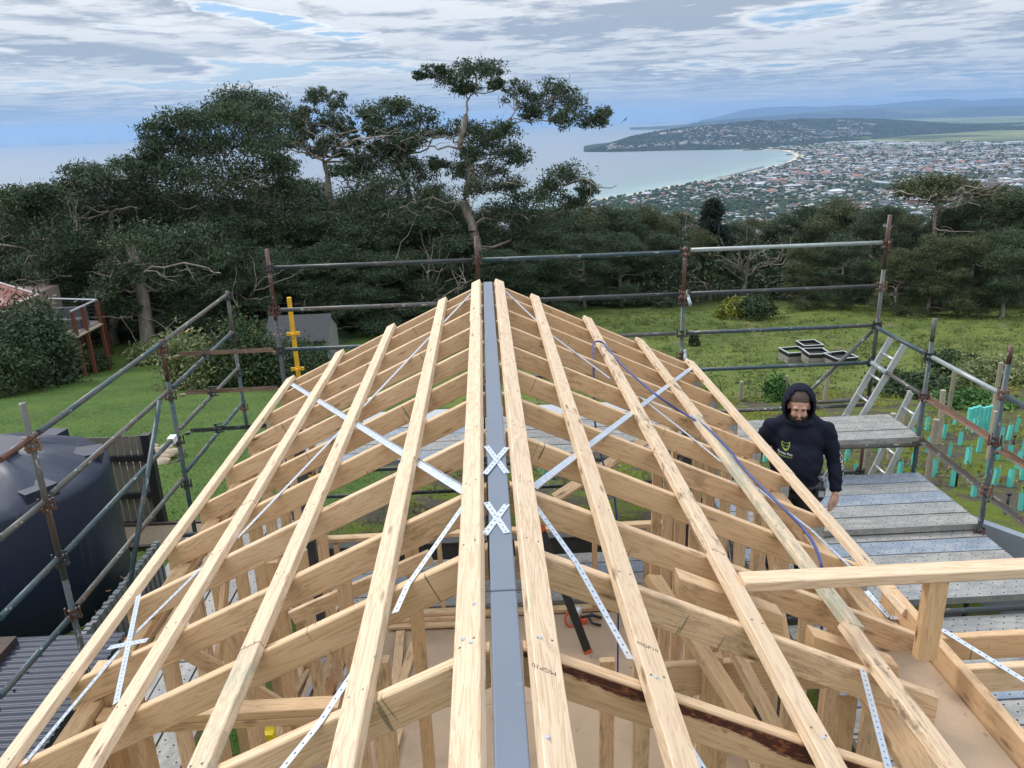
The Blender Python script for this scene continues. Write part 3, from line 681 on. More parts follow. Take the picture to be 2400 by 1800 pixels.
rl('tube_blue', (572, 940), (437, 1104)); rl('tube_grey', (428, 1123), (180, 1420)); rl('tube_blue', (160, 1452), (0, 1632))
for k, ys in (('P', (695, 790, 872, 950)), ('B', (818, 925, 1030, 1132)), ('N', (1038, 1183, 1318, 1448))):
    for yy in ys:
        ax = {'P': 531+(yy-690)*.165, 'B': 380+(yy-800)*.17, 'N': 75+(yy-1015)*.2}[k]; cluster(XL, PT[k], onx(ax, yy, XL).z)
p = onx(374, 940, XL+.06); q = onx(303, 1373, XL+.06); T('tube_blue', p, q, 'diagonal_brace')
lb = onx(404, 1030, XL-.0); b = MB(); b.box((-.036, -.05, -.035), (.036, .05, .035)); o = b.obj('tag_sleeve', plain('white_tape', (.72, .74, .76), .6, var=.08), None)
o.matrix_world = Matrix.Translation(lb) @ Matrix.Rotation(.1, 4, 'X'); reparent(o, SC)
# short angle ledgers reaching from the far corner across the left rails
angle(ony(644, 823, YB), ony(410, 834, YB)); angle(ony(654, 912, YB), ony(425, 924, YB)); angle(ony(630, 1000, YB), ony(438, 1013, YB), 'tube_dark')
for a, z in ((486, 829), (500, 917), (513, 1003)): 
    q = ony(a, z, YB); o = link('cluster', cme[1], None, q); o.rotation_euler = (0, 1.5, 0); reparent(o, SC)

# yellow painted upright standing beyond the corner
YP = empty('yellow_upright', ony(695, 900, 10.2), 'yellow painted steel upright with rusty star couplers standing between rails and shed', 'scaffold pole')
p0 = ony(677, 697, 10.2); p1 = ony(700, 885, 10.2); p1 = Vector((p0.x, 10.2, -4.0))
b = MB(); b.tube([p0, p1], .030, 14); o = b.obj('pole', M['yellow'], YP)
for yy in (782, 865):
    q = ony(688, yy, 10.2); b = MB()
    b.tube([Vector((p0.x, 10.2, q.z-.012)), Vector((p0.x, 10.2, q.z+.012))], .05, 12)
    for a in range(4): b.box((.03, -.014, -.022), (.085, .014, .022), 0, Matrix.Translation((p0.x, 10.2, q.z)) @ Matrix.Rotation(a*math.pi/2+.1, 4, 'Z'))
    b.obj('star_coupler', M['yellow'], YP)

# ================================================================== ladders
def ladder(top, bot, wd, n, label, side):
    top = Vector(top); bot = Vector(bot); L_ = empty('ladder', bot, label, 'ladder', None)
    sdir = Vector(side).normalized(); d = (bot-top).normalized(); nrm = sdir.cross(d).normalized()
    for s in (0, 1):
        p, q = top+sdir*wd*s, bot+sdir*wd*s
        stick('stile', p, q, .027, .075, M['alu'], L_, up=nrm, ch=.003)
    Lg = (bot-top).length; k = int((Lg-.15)/.29)
    for i in range(k+1):
        c = top+d*(.22+.29*i); b = MB(); b.tube([c+sdir*.012, c+sdir*(wd-.012)], .016, 8); b.obj('rung', M['alu'], L_, True)
    return L_
# positions on known planes: leaning on the right guard rail, running down past the deck
def ladder_px(y0, y1, a, c, zend, label):
    p = ony(*a, y0); q = ony(*c, y0); d = (q-p).normalized(); ladder(p, p+d*((zend-p.z)/d.z), y0-y1, 8, label, (0, -1, 0))
ladder_px(9.10, 8.78, (2090, 790), (1987, 965), -3.6, 'long aluminium ladder leaning high against the far right guard rail')
ladder_px(9.62, 9.30, (2135, 920), (2040, 1115), -4.3, 'lower aluminium ladder whose top ends beside the high deck corner')

# ================================================================== blue air hose
def tube_thing(name, pts, r, mt, label, cat, n=10, sub=5):
    P = [Vector(p) for p in pts]; out_ = []
    for i in range(len(P)-1):
        p0 = P[max(i-1, 0)]; p1 = P[i]; p2 = P[i+1]; p3 = P[min(i+2, len(P)-1)]
        for k in range(sub):
            t = k/sub; out_.append(.5*((2*p1)+(p2-p0)*t+(2*p0-5*p1+4*p2-p3)*t*t+(3*p1-p0-3*p2+p3)*t*t*t))
    out_.append(P[-1]); b = MB(); b.tube(out_, r, n); o = b.obj(name, mt, None, True); return tag(o, label, cat)
n_ = NR
def hp(x, y, l=.055): return onpl(x, y, Vector((0, 0, .02))+n_*l, n_)
drop = [ony(1392, 985, 5.3), ony(1400, 1040, 5.2), ony(1425, 1130, 5.2), ony(1446, 1218, 5.2), Vector((ony(1452, 1240, 5.2).x, 5.2, -3.3))]
hose = [ony(1391, 830, 6.35), hp(1391, 806, .05), hp(1402, 800, .062), hp(1416, 806, .06), hp(1431, 825, .05), hp(1475, 872, .03), hp(1540, 927, .058), hp(1598, 966, .02), hp(1652, 999, .045), hp(1706, 1050, .056), hp(1742, 1097, .056), hp(1797, 1153, .055), hp(1845, 1200, .05), hp(1887, 1244, .035), hp(1912, 1285, .02), hp(1925, 1325, .0), hp(1928, 1360, -.10), hp(1925, 1500, -.5)]
tube_thing('air_hose', hose, .0085, M['hose'], 'blue air hose looped over the battens of the right roof slope', 'hose')
tube_thing('hanging_hose', [ony(1391, 830, 6.3), ony(1392, 900, 6.1), ony(1394, 985, 6.0)] + [ony(1412, 1080, 5.9), ony(1446, 1218, 5.8), Vector((ony(1452, 1240, 5.8).x, 5.8, -3.3))], .008, M['hose'], 'dark blue hose hanging down through the rafters right of the ridge', 'hose')

# ================================================================== loose things on the floor
def loose(name, a, c, w_, h_, mt, label, cat, z0=ZF+.03, z1=None, grp=None):
    p = onz(*a, z0); q = onz(*c, z0 if z1 is None else z1); o = stick(name, p, q, w_, h_, mt, None); return tag(o, label, cat, grp)
fx = lambda u, v: (550+u/3.318, 1300+v/3.318)
OG = 'timber offcuts lying on the floor sheets'
loose('timber_offcut', fx(1290, 600), fx(1250, 1020), .09, .035, M['stud'], 'upright-lying pale offcut left of the centre post, pointing at the stack', 'offcut', grp=OG)
loose('timber_offcut', fx(1400, 690), fx(1270, 1080), .09, .035, M['stud'], 'pale offcut with a pointed sawn end beside the centre post', 'offcut', ZF+.03, grp=OG)
loose('timber_offcut', fx(880, 715), fx(700, 1130), .10, .035, wood('orange_offcut', (.52, .27, .10), (.28, .12, .04)), 'orange brown knotty offcut among pale ones on the floor', 'offcut', ZF+.07, grp=OG)
loose('timber_offcut', fx(765, 760), fx(640, 1130), .10, .035, M['stud'], 'wide pale offcut just left of the orange one', 'offcut', ZF+.05, grp=OG)
loose('timber_offcut', fx(640, 850), fx(545, 1120), .07, .035, M['batten'], 'narrow pale offcut beside the twisted strap', 'offcut', ZF+.03, grp=OG)
loose('timber_offcut', fx(580, 880), fx(450, 1120), .045, .035, M['stud'], 'thin leftmost offcut of the floor pile', 'offcut', ZF+.05, grp=OG)
loose('timber_offcut', fx(780, 420), fx(560, 860), .09, .045, M['stud'], 'long stud lying behind the sloping board', 'offcut', ZF+.10, grp=OG)
loose('timber_offcut', fx(1250, 1360), fx(1160, 1680), .14, .035, M['stud'], 'broad board lying on bare floor at the bottom of the view', 'offcut', grp=OG)
for i, (yy, z) in enumerate(((1437, .11), (1450, .07), (1466, .03))):
    loose('stacked_stud', (912, yy+2), (1100, yy-6), .09, .036, M['stud'], ('top stud of the low stack under the left ridge batten', 'middle stud of the low stack under the left ridge batten', 'bottom stud of the low stack under the left ridge batten')[i], 'stud', ZF+z+.01, grp='studs stacked by the end wall')
tag(stick('loose_strap', onz(*fx(700, 800), ZF+.09), onz(*fx(560, 1105), ZF+.09), .03, .002, M['strap'], None), 'perforated metal strap lying left of the orange offcut', 'metal strap')
tag(stick('loose_strap', onz(*fx(940, 715), ZF+.11), onz(*fx(800, 1060), ZF+.11), .035, .002, M['brace'], None), 'perforated metal strap lying right of the orange offcut', 'metal strap')
# long spirit level leaning on the end wall frame
SL = empty('spirit_level', onz(1381, 1532, ZF), 'long black spirit level with orange ends leaning inside the frame right of the ridge', 'spirit level')
p = onz(1378, 1528, ZF+.01); q = ony(1256, 1208, 6.9)
stick('body', p, q, .082, .028, M['black'], SL, up=(.3, -1, .5)); d = (q-p).normalized()
stick('end_cap', p-d*.012, p+d*.02, .090, .034, M['orange'], SL, up=(.3, -1, .5)); stick('vial_block', p+d*1.30, p+d*1.44, .088, .036, M['orange'], SL, up=(.3, -1, .5)); stick('vial_block', p+d*1.55, p+d*1.68, .088, .036, M['orange'], SL, up=(.3, -1, .5))
# framing nailer lying on the floor
c0 = onz(1352, 1468, ZF); NG = empty('nail_gun', c0, 'orange and grey nail gun lying behind the spirit level on the floor', 'nail gun')
b = MB(); b.tube([c0+Vector((-.04, .05, .05)), c0+Vector((.02, .10, .10)), c0+Vector((.03, .12, .16))], [.045, .055, .04], 12); b.obj('housing', M['alu'], NG, True)
b = MB(); ring = [c0+Vector((-.05+.07*math.cos(t), .02+.03*math.sin(t), .075+.07*math.sin(t))) for t in [k*math.pi/6 for k in range(12)]]; b.tube(ring, .014, 8); b.obj('guard', M['orange'], NG, True)
b = MB(); b.tube([c0+Vector((.05, .08, .04)), c0+Vector((.17, .10, .06)), c0+Vector((.27, .08, .03))], [.018, .02, .016], 8); b.tube([c0+Vector((.13, .10, .06)), c0+Vector((.16, .0, .03)), c0+Vector((.25, -.03, .02))], .013, 8); b.obj('handle', M['black'], NG, True)
b = MB(); b.box((c0.x+.02, c0.y+.02, ZF), (c0.x+.11, c0.y+.07, ZF+.05)); b.obj('magazine', M['orange'], NG)
# yellow plastic bracket on a stud foot
c1 = onz(632, 1722, -2.55); YB_ = MB(); YB_.box((-.035, -.04, -.05), (.035, .04, .03)); YB_.add([(-.035, -.04, .031), (.035, -.04, .031), (.035, .04, .031), (-.035, .04, .031), (.035, .04, .085), (.028, .0, .034), (-.035, .04, .075), (-.03, 0, .034)], [(0, 1, 5, 7), (1, 2, 4, 5), (2, 3, 6, 4), (3, 0, 7, 6), (5, 4, 6, 7)])
o = MB(); o.v = [v+c1 for v in YB_.v]; o.f = YB_.f; o.m = YB_.m; tag(o.obj('yellow_bracket', plain('yellow_plastic', (.75, .60, .02), .4, var=.1)), 'bright yellow plastic bracket down among the left studs', 'bracket')
# ================================================================== ground near the house and the hillside below
xs = np.concatenate([np.linspace(-400, -70, 12), np.linspace(-62, 62, 125), np.linspace(70, 400, 12)])
ys = np.concatenate([np.linspace(-60, 6, 8), np.linspace(7, 62, 111), np.linspace(66, 200, 24), np.linspace(230, 1400, 24)])
V = np.array([(x, y, gz(x, y)) for y in ys for x in xs]); nx = len(xs)
Tq = np.array([(j*nx+i, j*nx+i+1, (j+1)*nx+i+1, (j+1)*nx+i) for j in range(len(ys)-1) for i in range(nx-1)])
g = G('ground_grass'); v = g.map(); p = g.sep(g.tc.outputs['Object'])
n1 = g.noise(v, .35, 6, .65); n2 = g.noise(v, 3.2, 5, .7); n3 = g.noise(v, 14, 3, .7); n4 = g.noise(v, .9, 5, .7, .6)
lawn = g.mix(g.ss(n1, .35, .65), (.055, .105, .022), (.092, .150, .032)); lawn = g.mix(g.m('MULTIPLY', g.ss(n2, .42, .7), .6), lawn, (.11, .155, .045)); lawn = g.mix(g.m('MULTIPLY', g.ss(n3, .5, .72), .5), lawn, (.035, .065, .02)); lawn = g.mix(g.m('MULTIPLY', g.ss(g.noise(v, .5, 6, .75), .58, .68), .55), lawn, (.12, .12, .045))
field = g.mix(g.ss(n1, .36, .62), (.095, .135, .030), (.150, .185, .045)); field = g.mix(g.ss(n4, .50, .64), field, (.075, .10, .025)); field = g.mix(g.m('MULTIPLY', g.ss(g.noise(v, .55, 6, .72), .56, .66), .8), field, (.20, .165, .095)); field = g.mix(g.m('MULTIPLY', g.ss(n3, .52, .7), .55), field, (.055, .085, .02))
vine = g.mix(g.ss(g.noise(v, 1.5, 6, .7), .44, .56), (.085, .072, .058), (.105, .135, .022)); vine = g.mix(g.ss(n2, .60, .72), vine, (.16, .175, .03)); vine = g.mix(g.ss(g.noise(v, 4.4, 5, .7), .60, .70), vine, (.12, .105, .09))
wob = g.m('MULTIPLY', g.m('SUBTRACT', n1, .5), 6.0)
left = g.m('SUBTRACT', 1.0, g.ss(g.m('ADD', p[0], wob), -2.6, -1.4))
nearv = g.m('SUBTRACT', 1.0, g.ss(g.m('ADD', p[1], wob), 20.5, 23.5))
c = g.mix(nearv, field, vine); c = g.mix(left, c, lawn)
far = g.ss(p[1], 46, 70); c = g.mix(far, c, (.022, .035, .015))
g.bump(g.m('ADD', g.m('MULTIPLY', n3, .6), n2), .8, .12)
ground = link('ground', trimesh('ground', V, Tq, g.fin(c, .95, 0, .15), True)); tag(ground, kind='structure')

# ================================================================== leaves and branches
def leaf_tris(cent, nrm_j, size, r, droop=.5, aspect=.30):
    """one small sliver per centre point"""
    n = len(cent); a = r.normal(size=(n, 3)); a[:, 2] -= droop; a /= np.linalg.norm(a, axis=1)[:, None]
    b = np.cross(a, r.normal(size=(n, 3))); b /= np.linalg.norm(b, axis=1)[:, None]+1e-9
    L_ = size*(.6+.8*r.random(n))[:, None]; W_ = L_*aspect
    P = np.stack([cent-a*L_*.5, cent+b*W_*.5+a*L_*.05, cent+a*L_*.5, cent-b*W_*.5], 1)
    idx = np.arange(n)[:, None]*4
    return P.reshape(-1, 3), idx+np.array([[0, 1, 2, 3]])
class Wood:
    def __init__(s): s.V = []; s.F = []; s.n = 0
    def path(s, pts, rad, k=5):
        pts = np.asarray(pts, float); m_ = len(pts); d = np.gradient(pts, axis=0); d /= np.linalg.norm(d, axis=1)[:, None]+1e-9
        ref = np.where(np.abs(d[:, 2:3]) > .9, np.array([[1., 0, 0]]), np.array([[0, 0, 1.]])); a = np.cross(d, ref); a /= np.linalg.norm(a, axis=1)[:, None]+1e-9; c = np.cross(a, d)
        th = np.arange(k)*2*math.pi/k; rad = np.asarray(rad)[:, None, None]
        R = pts[:, None, :]+rad*(a[:, None, :]*np.cos(th)[None, :, None]+c[:, None, :]*np.sin(th)[None, :, None])
        s.V.append(R.reshape(-1, 3)); b = s.n
        i = np.arange(m_-1)[:, None]*k; j = np.arange(k)[None, :]; j2 = (j+1) % k
        f = np.stack([b+i+j, b+i+j2, b+i+k+j2, b+i+k+j], -1).reshape(-1, 4); s.F.append(f); s.n += m_*k
def wander(p, q, r, n=9, amp=.12, sag=0.0):
    p = np.asarray(p, float); q = np.asarray(q, float); t = np.linspace(0, 1, n)[:, None]; Ld = np.linalg.norm(q-p)
    pts = p+(q-p)*t; w_ = np.cumsum(r.normal(size=(n, 3)), 0); w_ -= w_[0]+(w_[-1]-w_[0])*t
    pts = pts+w_*amp*Ld/math.sqrt(n); pts[:, 2] += (np.sin(t[:, 0]*math.pi)*sag*Ld); return pts
def build_tree(pads, base, r, trunk=None, tr=.35, dens=1.0, leaf=.21, twig=10, limb=.11):
    """pads: (x,y,z,rx,ry,rz) leafy masses; limbs grow from the nearest lower branch already there"""
    W = Wood(); base = np.asarray(base, float); nodes = [[*base, tr]]
    if trunk is None: trunk = [base, base+(np.mean([p[:3] for p in pads], 0)-base)*.5]
    trunk = [np.asarray(t, float) for t in trunk]
    for i in range(len(trunk)-1):
        k = 7; pts = wander(trunk[i], trunk[i+1], r, k, .05); f0 = i/(len(trunk)-1); f1 = (i+1)/(len(trunk)-1)
        rad = np.linspace(tr*(1-.55*f0), tr*(1-.55*f1), k)
        if i == 0: rad[0] *= 1.35
        W.path(pts, rad, 8)
        for q, rr in zip(pts, rad): nodes.append([*q, rr])
    LV = []; 
    order = sorted(range(len(pads)), key=lambda i: np.linalg.norm(np.array(pads[i][:3])-trunk[-1]))
    for i in order:
        x, y, z, rx, ry, rz = pads[i]; tgt = np.array([x, y, z-rz*.55]); Nn = np.array(nodes)
        d = np.linalg.norm(Nn[:, :3]-tgt, axis=1)+np.maximum(0, Nn[:, 2]-tgt[2])*2.5+.25*np.linalg.norm(Nn[:, :3]-base, axis=1)*0
        j = int(np.argmin(d+ (Nn[:, 3] < .03)*2)); src = Nn[j, :3]; n = 9
        pts = wander(src, tgt, r, n, .13, .06); r0 = min(Nn[j, 3]*.72, limb*(.6+.1*np.linalg.norm(tgt-src))); rad = np.linspace(max(r0, .045), .035, n)
        W.path(pts, rad, 6)
        for q, rr in zip(pts[2:], rad[2:]): nodes.append([*q, rr])
        sub = r.normal(size=(twig, 3)); sub /= np.linalg.norm(sub, axis=1)[:, None]; sub[:, 2] = np.abs(sub[:, 2])*.9-.15
        ends = np.array([x, y, z])+sub*np.array([rx, ry, rz])*(.55+.4*r.random((twig, 1)))
        for e in ends:
            s0 = pts[r.integers(5, n)]; W.path(wander(s0, e, r, 5, .15, .05), np.linspace(.030, .010, 5), 4)
        nc = int(46*dens*(1+rx*ry*.25)); u = r.normal(size=(nc, 3)); u /= np.linalg.norm(u, axis=1)[:, None]
        rad_ = r.random((nc, 1))**.5*1.12; cc = np.array([x, y, z])+u*rad_*np.array([rx, ry, rz]); cc = cc[(u[:, 2] > -.45) | (r.random(nc) < .35)]
        per = int(42); sg = .19*min(rx, 1.9)
        pts3 = np.repeat(cc, per, 0)+r.normal(size=(len(cc)*per, 3))*np.array([sg, sg, sg*.62]); LV.append(pts3)
    for i in range(20):                       # dead pale limbs reaching through the crown
        Nn = np.array(nodes); zc_ = np.quantile(Nn[:, 2], .62); Nn = Nn[Nn[:, 2] < zc_]; s0 = Nn[r.integers(2, len(Nn)), :3]; q = s0+np.array([r.normal()*1.7, -abs(r.normal())*1.3, r.uniform(.1, 1.2)])
        pp_ = wander(s0, q, r, 8, .16); W.path(pp_, np.linspace(.075, .018, 8), 5)
        for k in range(3): t = pp_[r.integers(3, 8)]; W.path(wander(t, t+r.normal(size=3)*.7, r, 5, .15), np.linspace(.022, .008, 5), 4)
    LVc = np.concatenate(LV); P, Q = leaf_tris(LVc, None, leaf, r)
    return (np.concatenate(W.V), np.concatenate(W.F)), (P, Q)
def tree_thing(name, base, wd, lf, lmat, label, group, cat='tree'):
    e = empty(name, Vector(base), label, cat, group); b = np.asarray(base)
    link('trunk', trimesh('trunk', wd[0]-b, wd[1], M['bark'], True)).parent = e
    link('crown', trimesh('crown', lf[0]-b, lf[1], lmat)).parent = e
    return e
def pads_px(lst, Y, r, jit=1.6, dy=0.0):
    out_ = []
    for t in lst:
        x, y, rx, ry = t[:4]; Yp = Y+dy+(t[4] if len(t) > 4 else r.uniform(-jit, jit)); p = ony(x, y, Yp); k = (p-CAMP).length/F
        out_.append((p.x, p.y, p.z, rx*k, min(rx, 60)*k*.9, ry*k))
    return out_
GT = 'gum trees across the bottom of the field'
def hero(name, Y, basepx, trunkpx, lst, label, lm='gum', dens=1.0, tr=.4, seed=1, leaf=.30):
    r = np.random.default_rng(seed); b = ony(basepx[0], basepx[1], Y); b.z = gz(b.x, Y)-.1
    tr_ = [tuple(b)]+[tuple(ony(a, c, Y+r.uniform(-.3, .3))) for a, c in trunkpx]
    pd = pads_px(lst, Y, r); wd, lf = build_tree(pd, tuple(b), r, tr_, tr, dens, .21)
    return tree_thing(name, tuple(b), wd, lf, M[lm], label, GT)
hero('gum_tree', 50, (1112, 730), [(1122, 600), (1108, 540), (1088, 470), (1104, 400), (1078, 340), (1092, 270)],
     [(1060, 185, 42, 20), (1110, 160, 40, 20), (1150, 168, 32, 22), (1165, 200, 22, 16), (1092, 208, 30, 12), (985, 180, 16, 12), (1020, 165, 24, 14),
      (1212, 222, 34, 28), (1258, 240, 36, 34), (1308, 212, 38, 26), (1345, 245, 40, 30), (1388, 285, 38, 24), (1318, 278, 30, 22), (1418, 268, 20, 16), (1240, 268, 26, 18),
      (1090, 305, 42, 24), (1140, 318, 50, 26), (1182, 308, 36, 20), (1105, 360, 38, 28), (1180, 355, 42, 24), (1082, 402, 30, 26), (1155, 402, 40, 26), (1212, 372, 32, 20), (1130, 440, 50, 26),
      (1328, 415, 52, 26), (1378, 452, 24, 32), (1288, 440, 42, 30), (1246, 470, 60, 30), (1198, 442, 38, 26), (1340, 476, 36, 16), (1180, 500, 60, 28), (1260, 520, 60, 28)],
     'tallest gum tree with open layered crown just behind the ridge end', seed=4, tr=.36, dens=.62)
hero('gum_tree', 52, (1000, 735), [(985, 600), (960, 470), (930, 380)],
     [(890, 262, 52, 26), (938, 250, 36, 20), (985, 280, 36, 26), (920, 310, 56, 22), (872, 298, 26, 20), (965, 330, 38, 18), (1018, 312, 30, 14), (858, 275, 16, 20), (890, 345, 30, 14), (940, 350, 30, 14)],
     'gum tree with a loose round crown left of the tallest tree', seed=5, tr=.28, dens=.7)
hero('gum_tree', 51, (800, 735), [(795, 560), (770, 440), (760, 380)],
     [(742, 228, 34, 18), (785, 240, 26, 20), (715, 262, 26, 20), (775, 285, 36, 24), (815, 300, 22, 26), (728, 305, 28, 18), (768, 335, 32, 16), (830, 335, 14, 18), (745, 355, 22, 12), (700, 290, 18, 14), (800, 360, 20, 10)],
     'slender see-through gum tree between the big dark gum and the tall gum', seed=6, tr=.3, dens=.55)
hero('gum_tree', 47, (570, 735), [(565, 640), (545, 520), (540, 470)],
     [(420, 290, 55, 26), (368, 330, 38, 36), (480, 278, 50, 22), (545, 268, 46, 26), (602, 292, 60, 30), (440, 350, 72, 36), (530, 340, 80, 36), (620, 350, 54, 32), (398, 415, 62, 36), (500, 420, 80, 40), (600, 420, 60, 36), (660, 395, 40, 30),
      (360, 385, 36, 34), (440, 470, 70, 30), (560, 480, 60, 30), (660, 450, 46, 26), (350, 470, 50, 30)],
     'broad dense dark gum tree with a domed crown, largest on the left', seed=7, tr=.5, dens=1.1)
hero('gum_tree', 56, (640, 730), [(640, 600), (620, 400)],
     [(560, 232, 56, 20), (612, 245, 50, 22), (520, 255, 30, 18), (655, 272, 44, 22), (695, 292, 34, 20), (640, 320, 50, 24), (690, 335, 34, 20), (590, 270, 50, 24)],
     'dark round-topped gum tree standing behind the broad dense one', seed=8, tr=.35, dens=.8)
hero('gum_tree', 50, (890, 735), [(885, 640), (885, 520), (900, 440)],
     [(862, 372, 50, 22), (930, 382, 42, 20), (835, 402, 44, 24), (985, 400, 40, 28), (1028, 385, 26, 18), (800, 400, 26, 18), (900, 430, 60, 26), (980, 450, 56, 28), (840, 470, 60, 26), (920, 500, 70, 30), (1010, 500, 60, 30), (780, 500, 56, 28)],
     'mid-height gum tree with crossing pale limbs below the slender gum', seed=9, tr=.32, dens=.75)
hero('gum_tree', 46, (250, 740), [(262, 620), (260, 500)],
     [(292, 385, 32, 18), (322, 402, 26, 18), (205, 405, 46, 18), (250, 420, 48, 22), (162, 438, 28, 22), (300, 432, 40, 24), (210, 455, 60, 26), (150, 490, 50, 30), (270, 480, 60, 30), (200, 530, 70, 30), (120, 470, 30, 20)],
     'gum tree with stepped flat crowns left of the broad dark gum', seed=10, tr=.3, dens=.8)
hero('gum_tree', 42, (110, 760), [(100, 650), (90, 560)],
     [(90, 448, 36, 12), (28, 468, 42, 22), (110, 482, 50, 28), (50, 515, 60, 30), (0, 500, 40, 30), (130, 560, 60, 34), (40, 580, 60, 34), (-20, 560, 50, 34), (90, 620, 60, 34)],
     'leftmost gum tree rising behind the neighbour\'s red roof', seed=12, tr=.35, dens=1.0)
hero('gum_tree', 41, (345, 790), [(335, 700), (325, 640), (300, 560)],
     [(300, 640, 50, 26), (250, 680, 40, 28), (390, 600, 60, 26), (430, 660, 50, 26), (330, 560, 60, 30), (450, 560, 60, 30), (240, 590, 50, 30), (285, 720, 34, 20), (500, 610, 50, 24)],
     'low spreading gum tree with peeling trunk by the neighbour\'s deck', seed=13, tr=.42, dens=.9)
hero('gum_tree', 48, (2190, 760), [(2185, 640), (2190, 520), (2200, 470)],
     [(2150, 438, 44, 18), (2200, 428, 40, 16), (2250, 440, 44, 18), (2290, 455, 26, 14), (2125, 452, 20, 12), (2180, 455, 40, 14)],
     'flat umbrella-crowned gum tree on the right with town showing under it', 'gum_olive', seed=14, tr=.17, dens=.7)

# generic crowns, several shapes shared between many trees
def generic(seed, h=14.0, spread=4.2, n=20, low=.28):
    r = np.random.default_rng(seed); pads = []
    for i in range(n):
        t = (i+.5)/n; z = h*(low+(1-low)*t)-1.0; k = spread*math.sin(math.pi*min(.97, (.22+.72*t)))**.7; a = i*2.4+r.uniform(-.5, .5); d = k*math.sqrt(r.random())*.9
        s = r.uniform(1.1, 2.0); pads.append((math.cos(a)*d, math.sin(a)*d, z, s, s, s*.62))
    return build_tree(pads, (0, 0, 0), r, [(0, 0, 0), (.3, .1, h*.3), (.1, .2, h*.6)], .32, 1.0, .23, 7)
GEN = [generic(31), generic(32, spread=5.0, low=.2), generic(33, spread=3.4, n=17, low=.35), generic(34, spread=4.6, n=22, low=.15), generic(35, spread=5.2, n=21, low=.10)]
GM = []
for i, (wd, lf) in enumerate(GEN):
    GM.append((trimesh('trunk', wd[0], wd[1], M['bark'], True), trimesh('crown', lf[0], lf[1], M['gum']), trimesh('crown', lf[0], lf[1], M['gum_olive'])))
def put_tree(px_, top, Y, kind, olive, label, wide=1.0, group=GT):
    p = ony(px_, top, Y); z0 = gz(p.x, Y)-.1; s = (p.z-z0)/14.2
    e = empty('gum_tree', (p.x, Y, z0), label, 'tree', group); e.scale = (s*wide, s*wide, s); e.rotation_euler = (0, 0, R_.uniform(0, 6.28))
    a = link('trunk', GM[kind][0]); a.parent = e; b = link('crown', GM[kind][2 if olive else 1]); b.parent = e
    return e
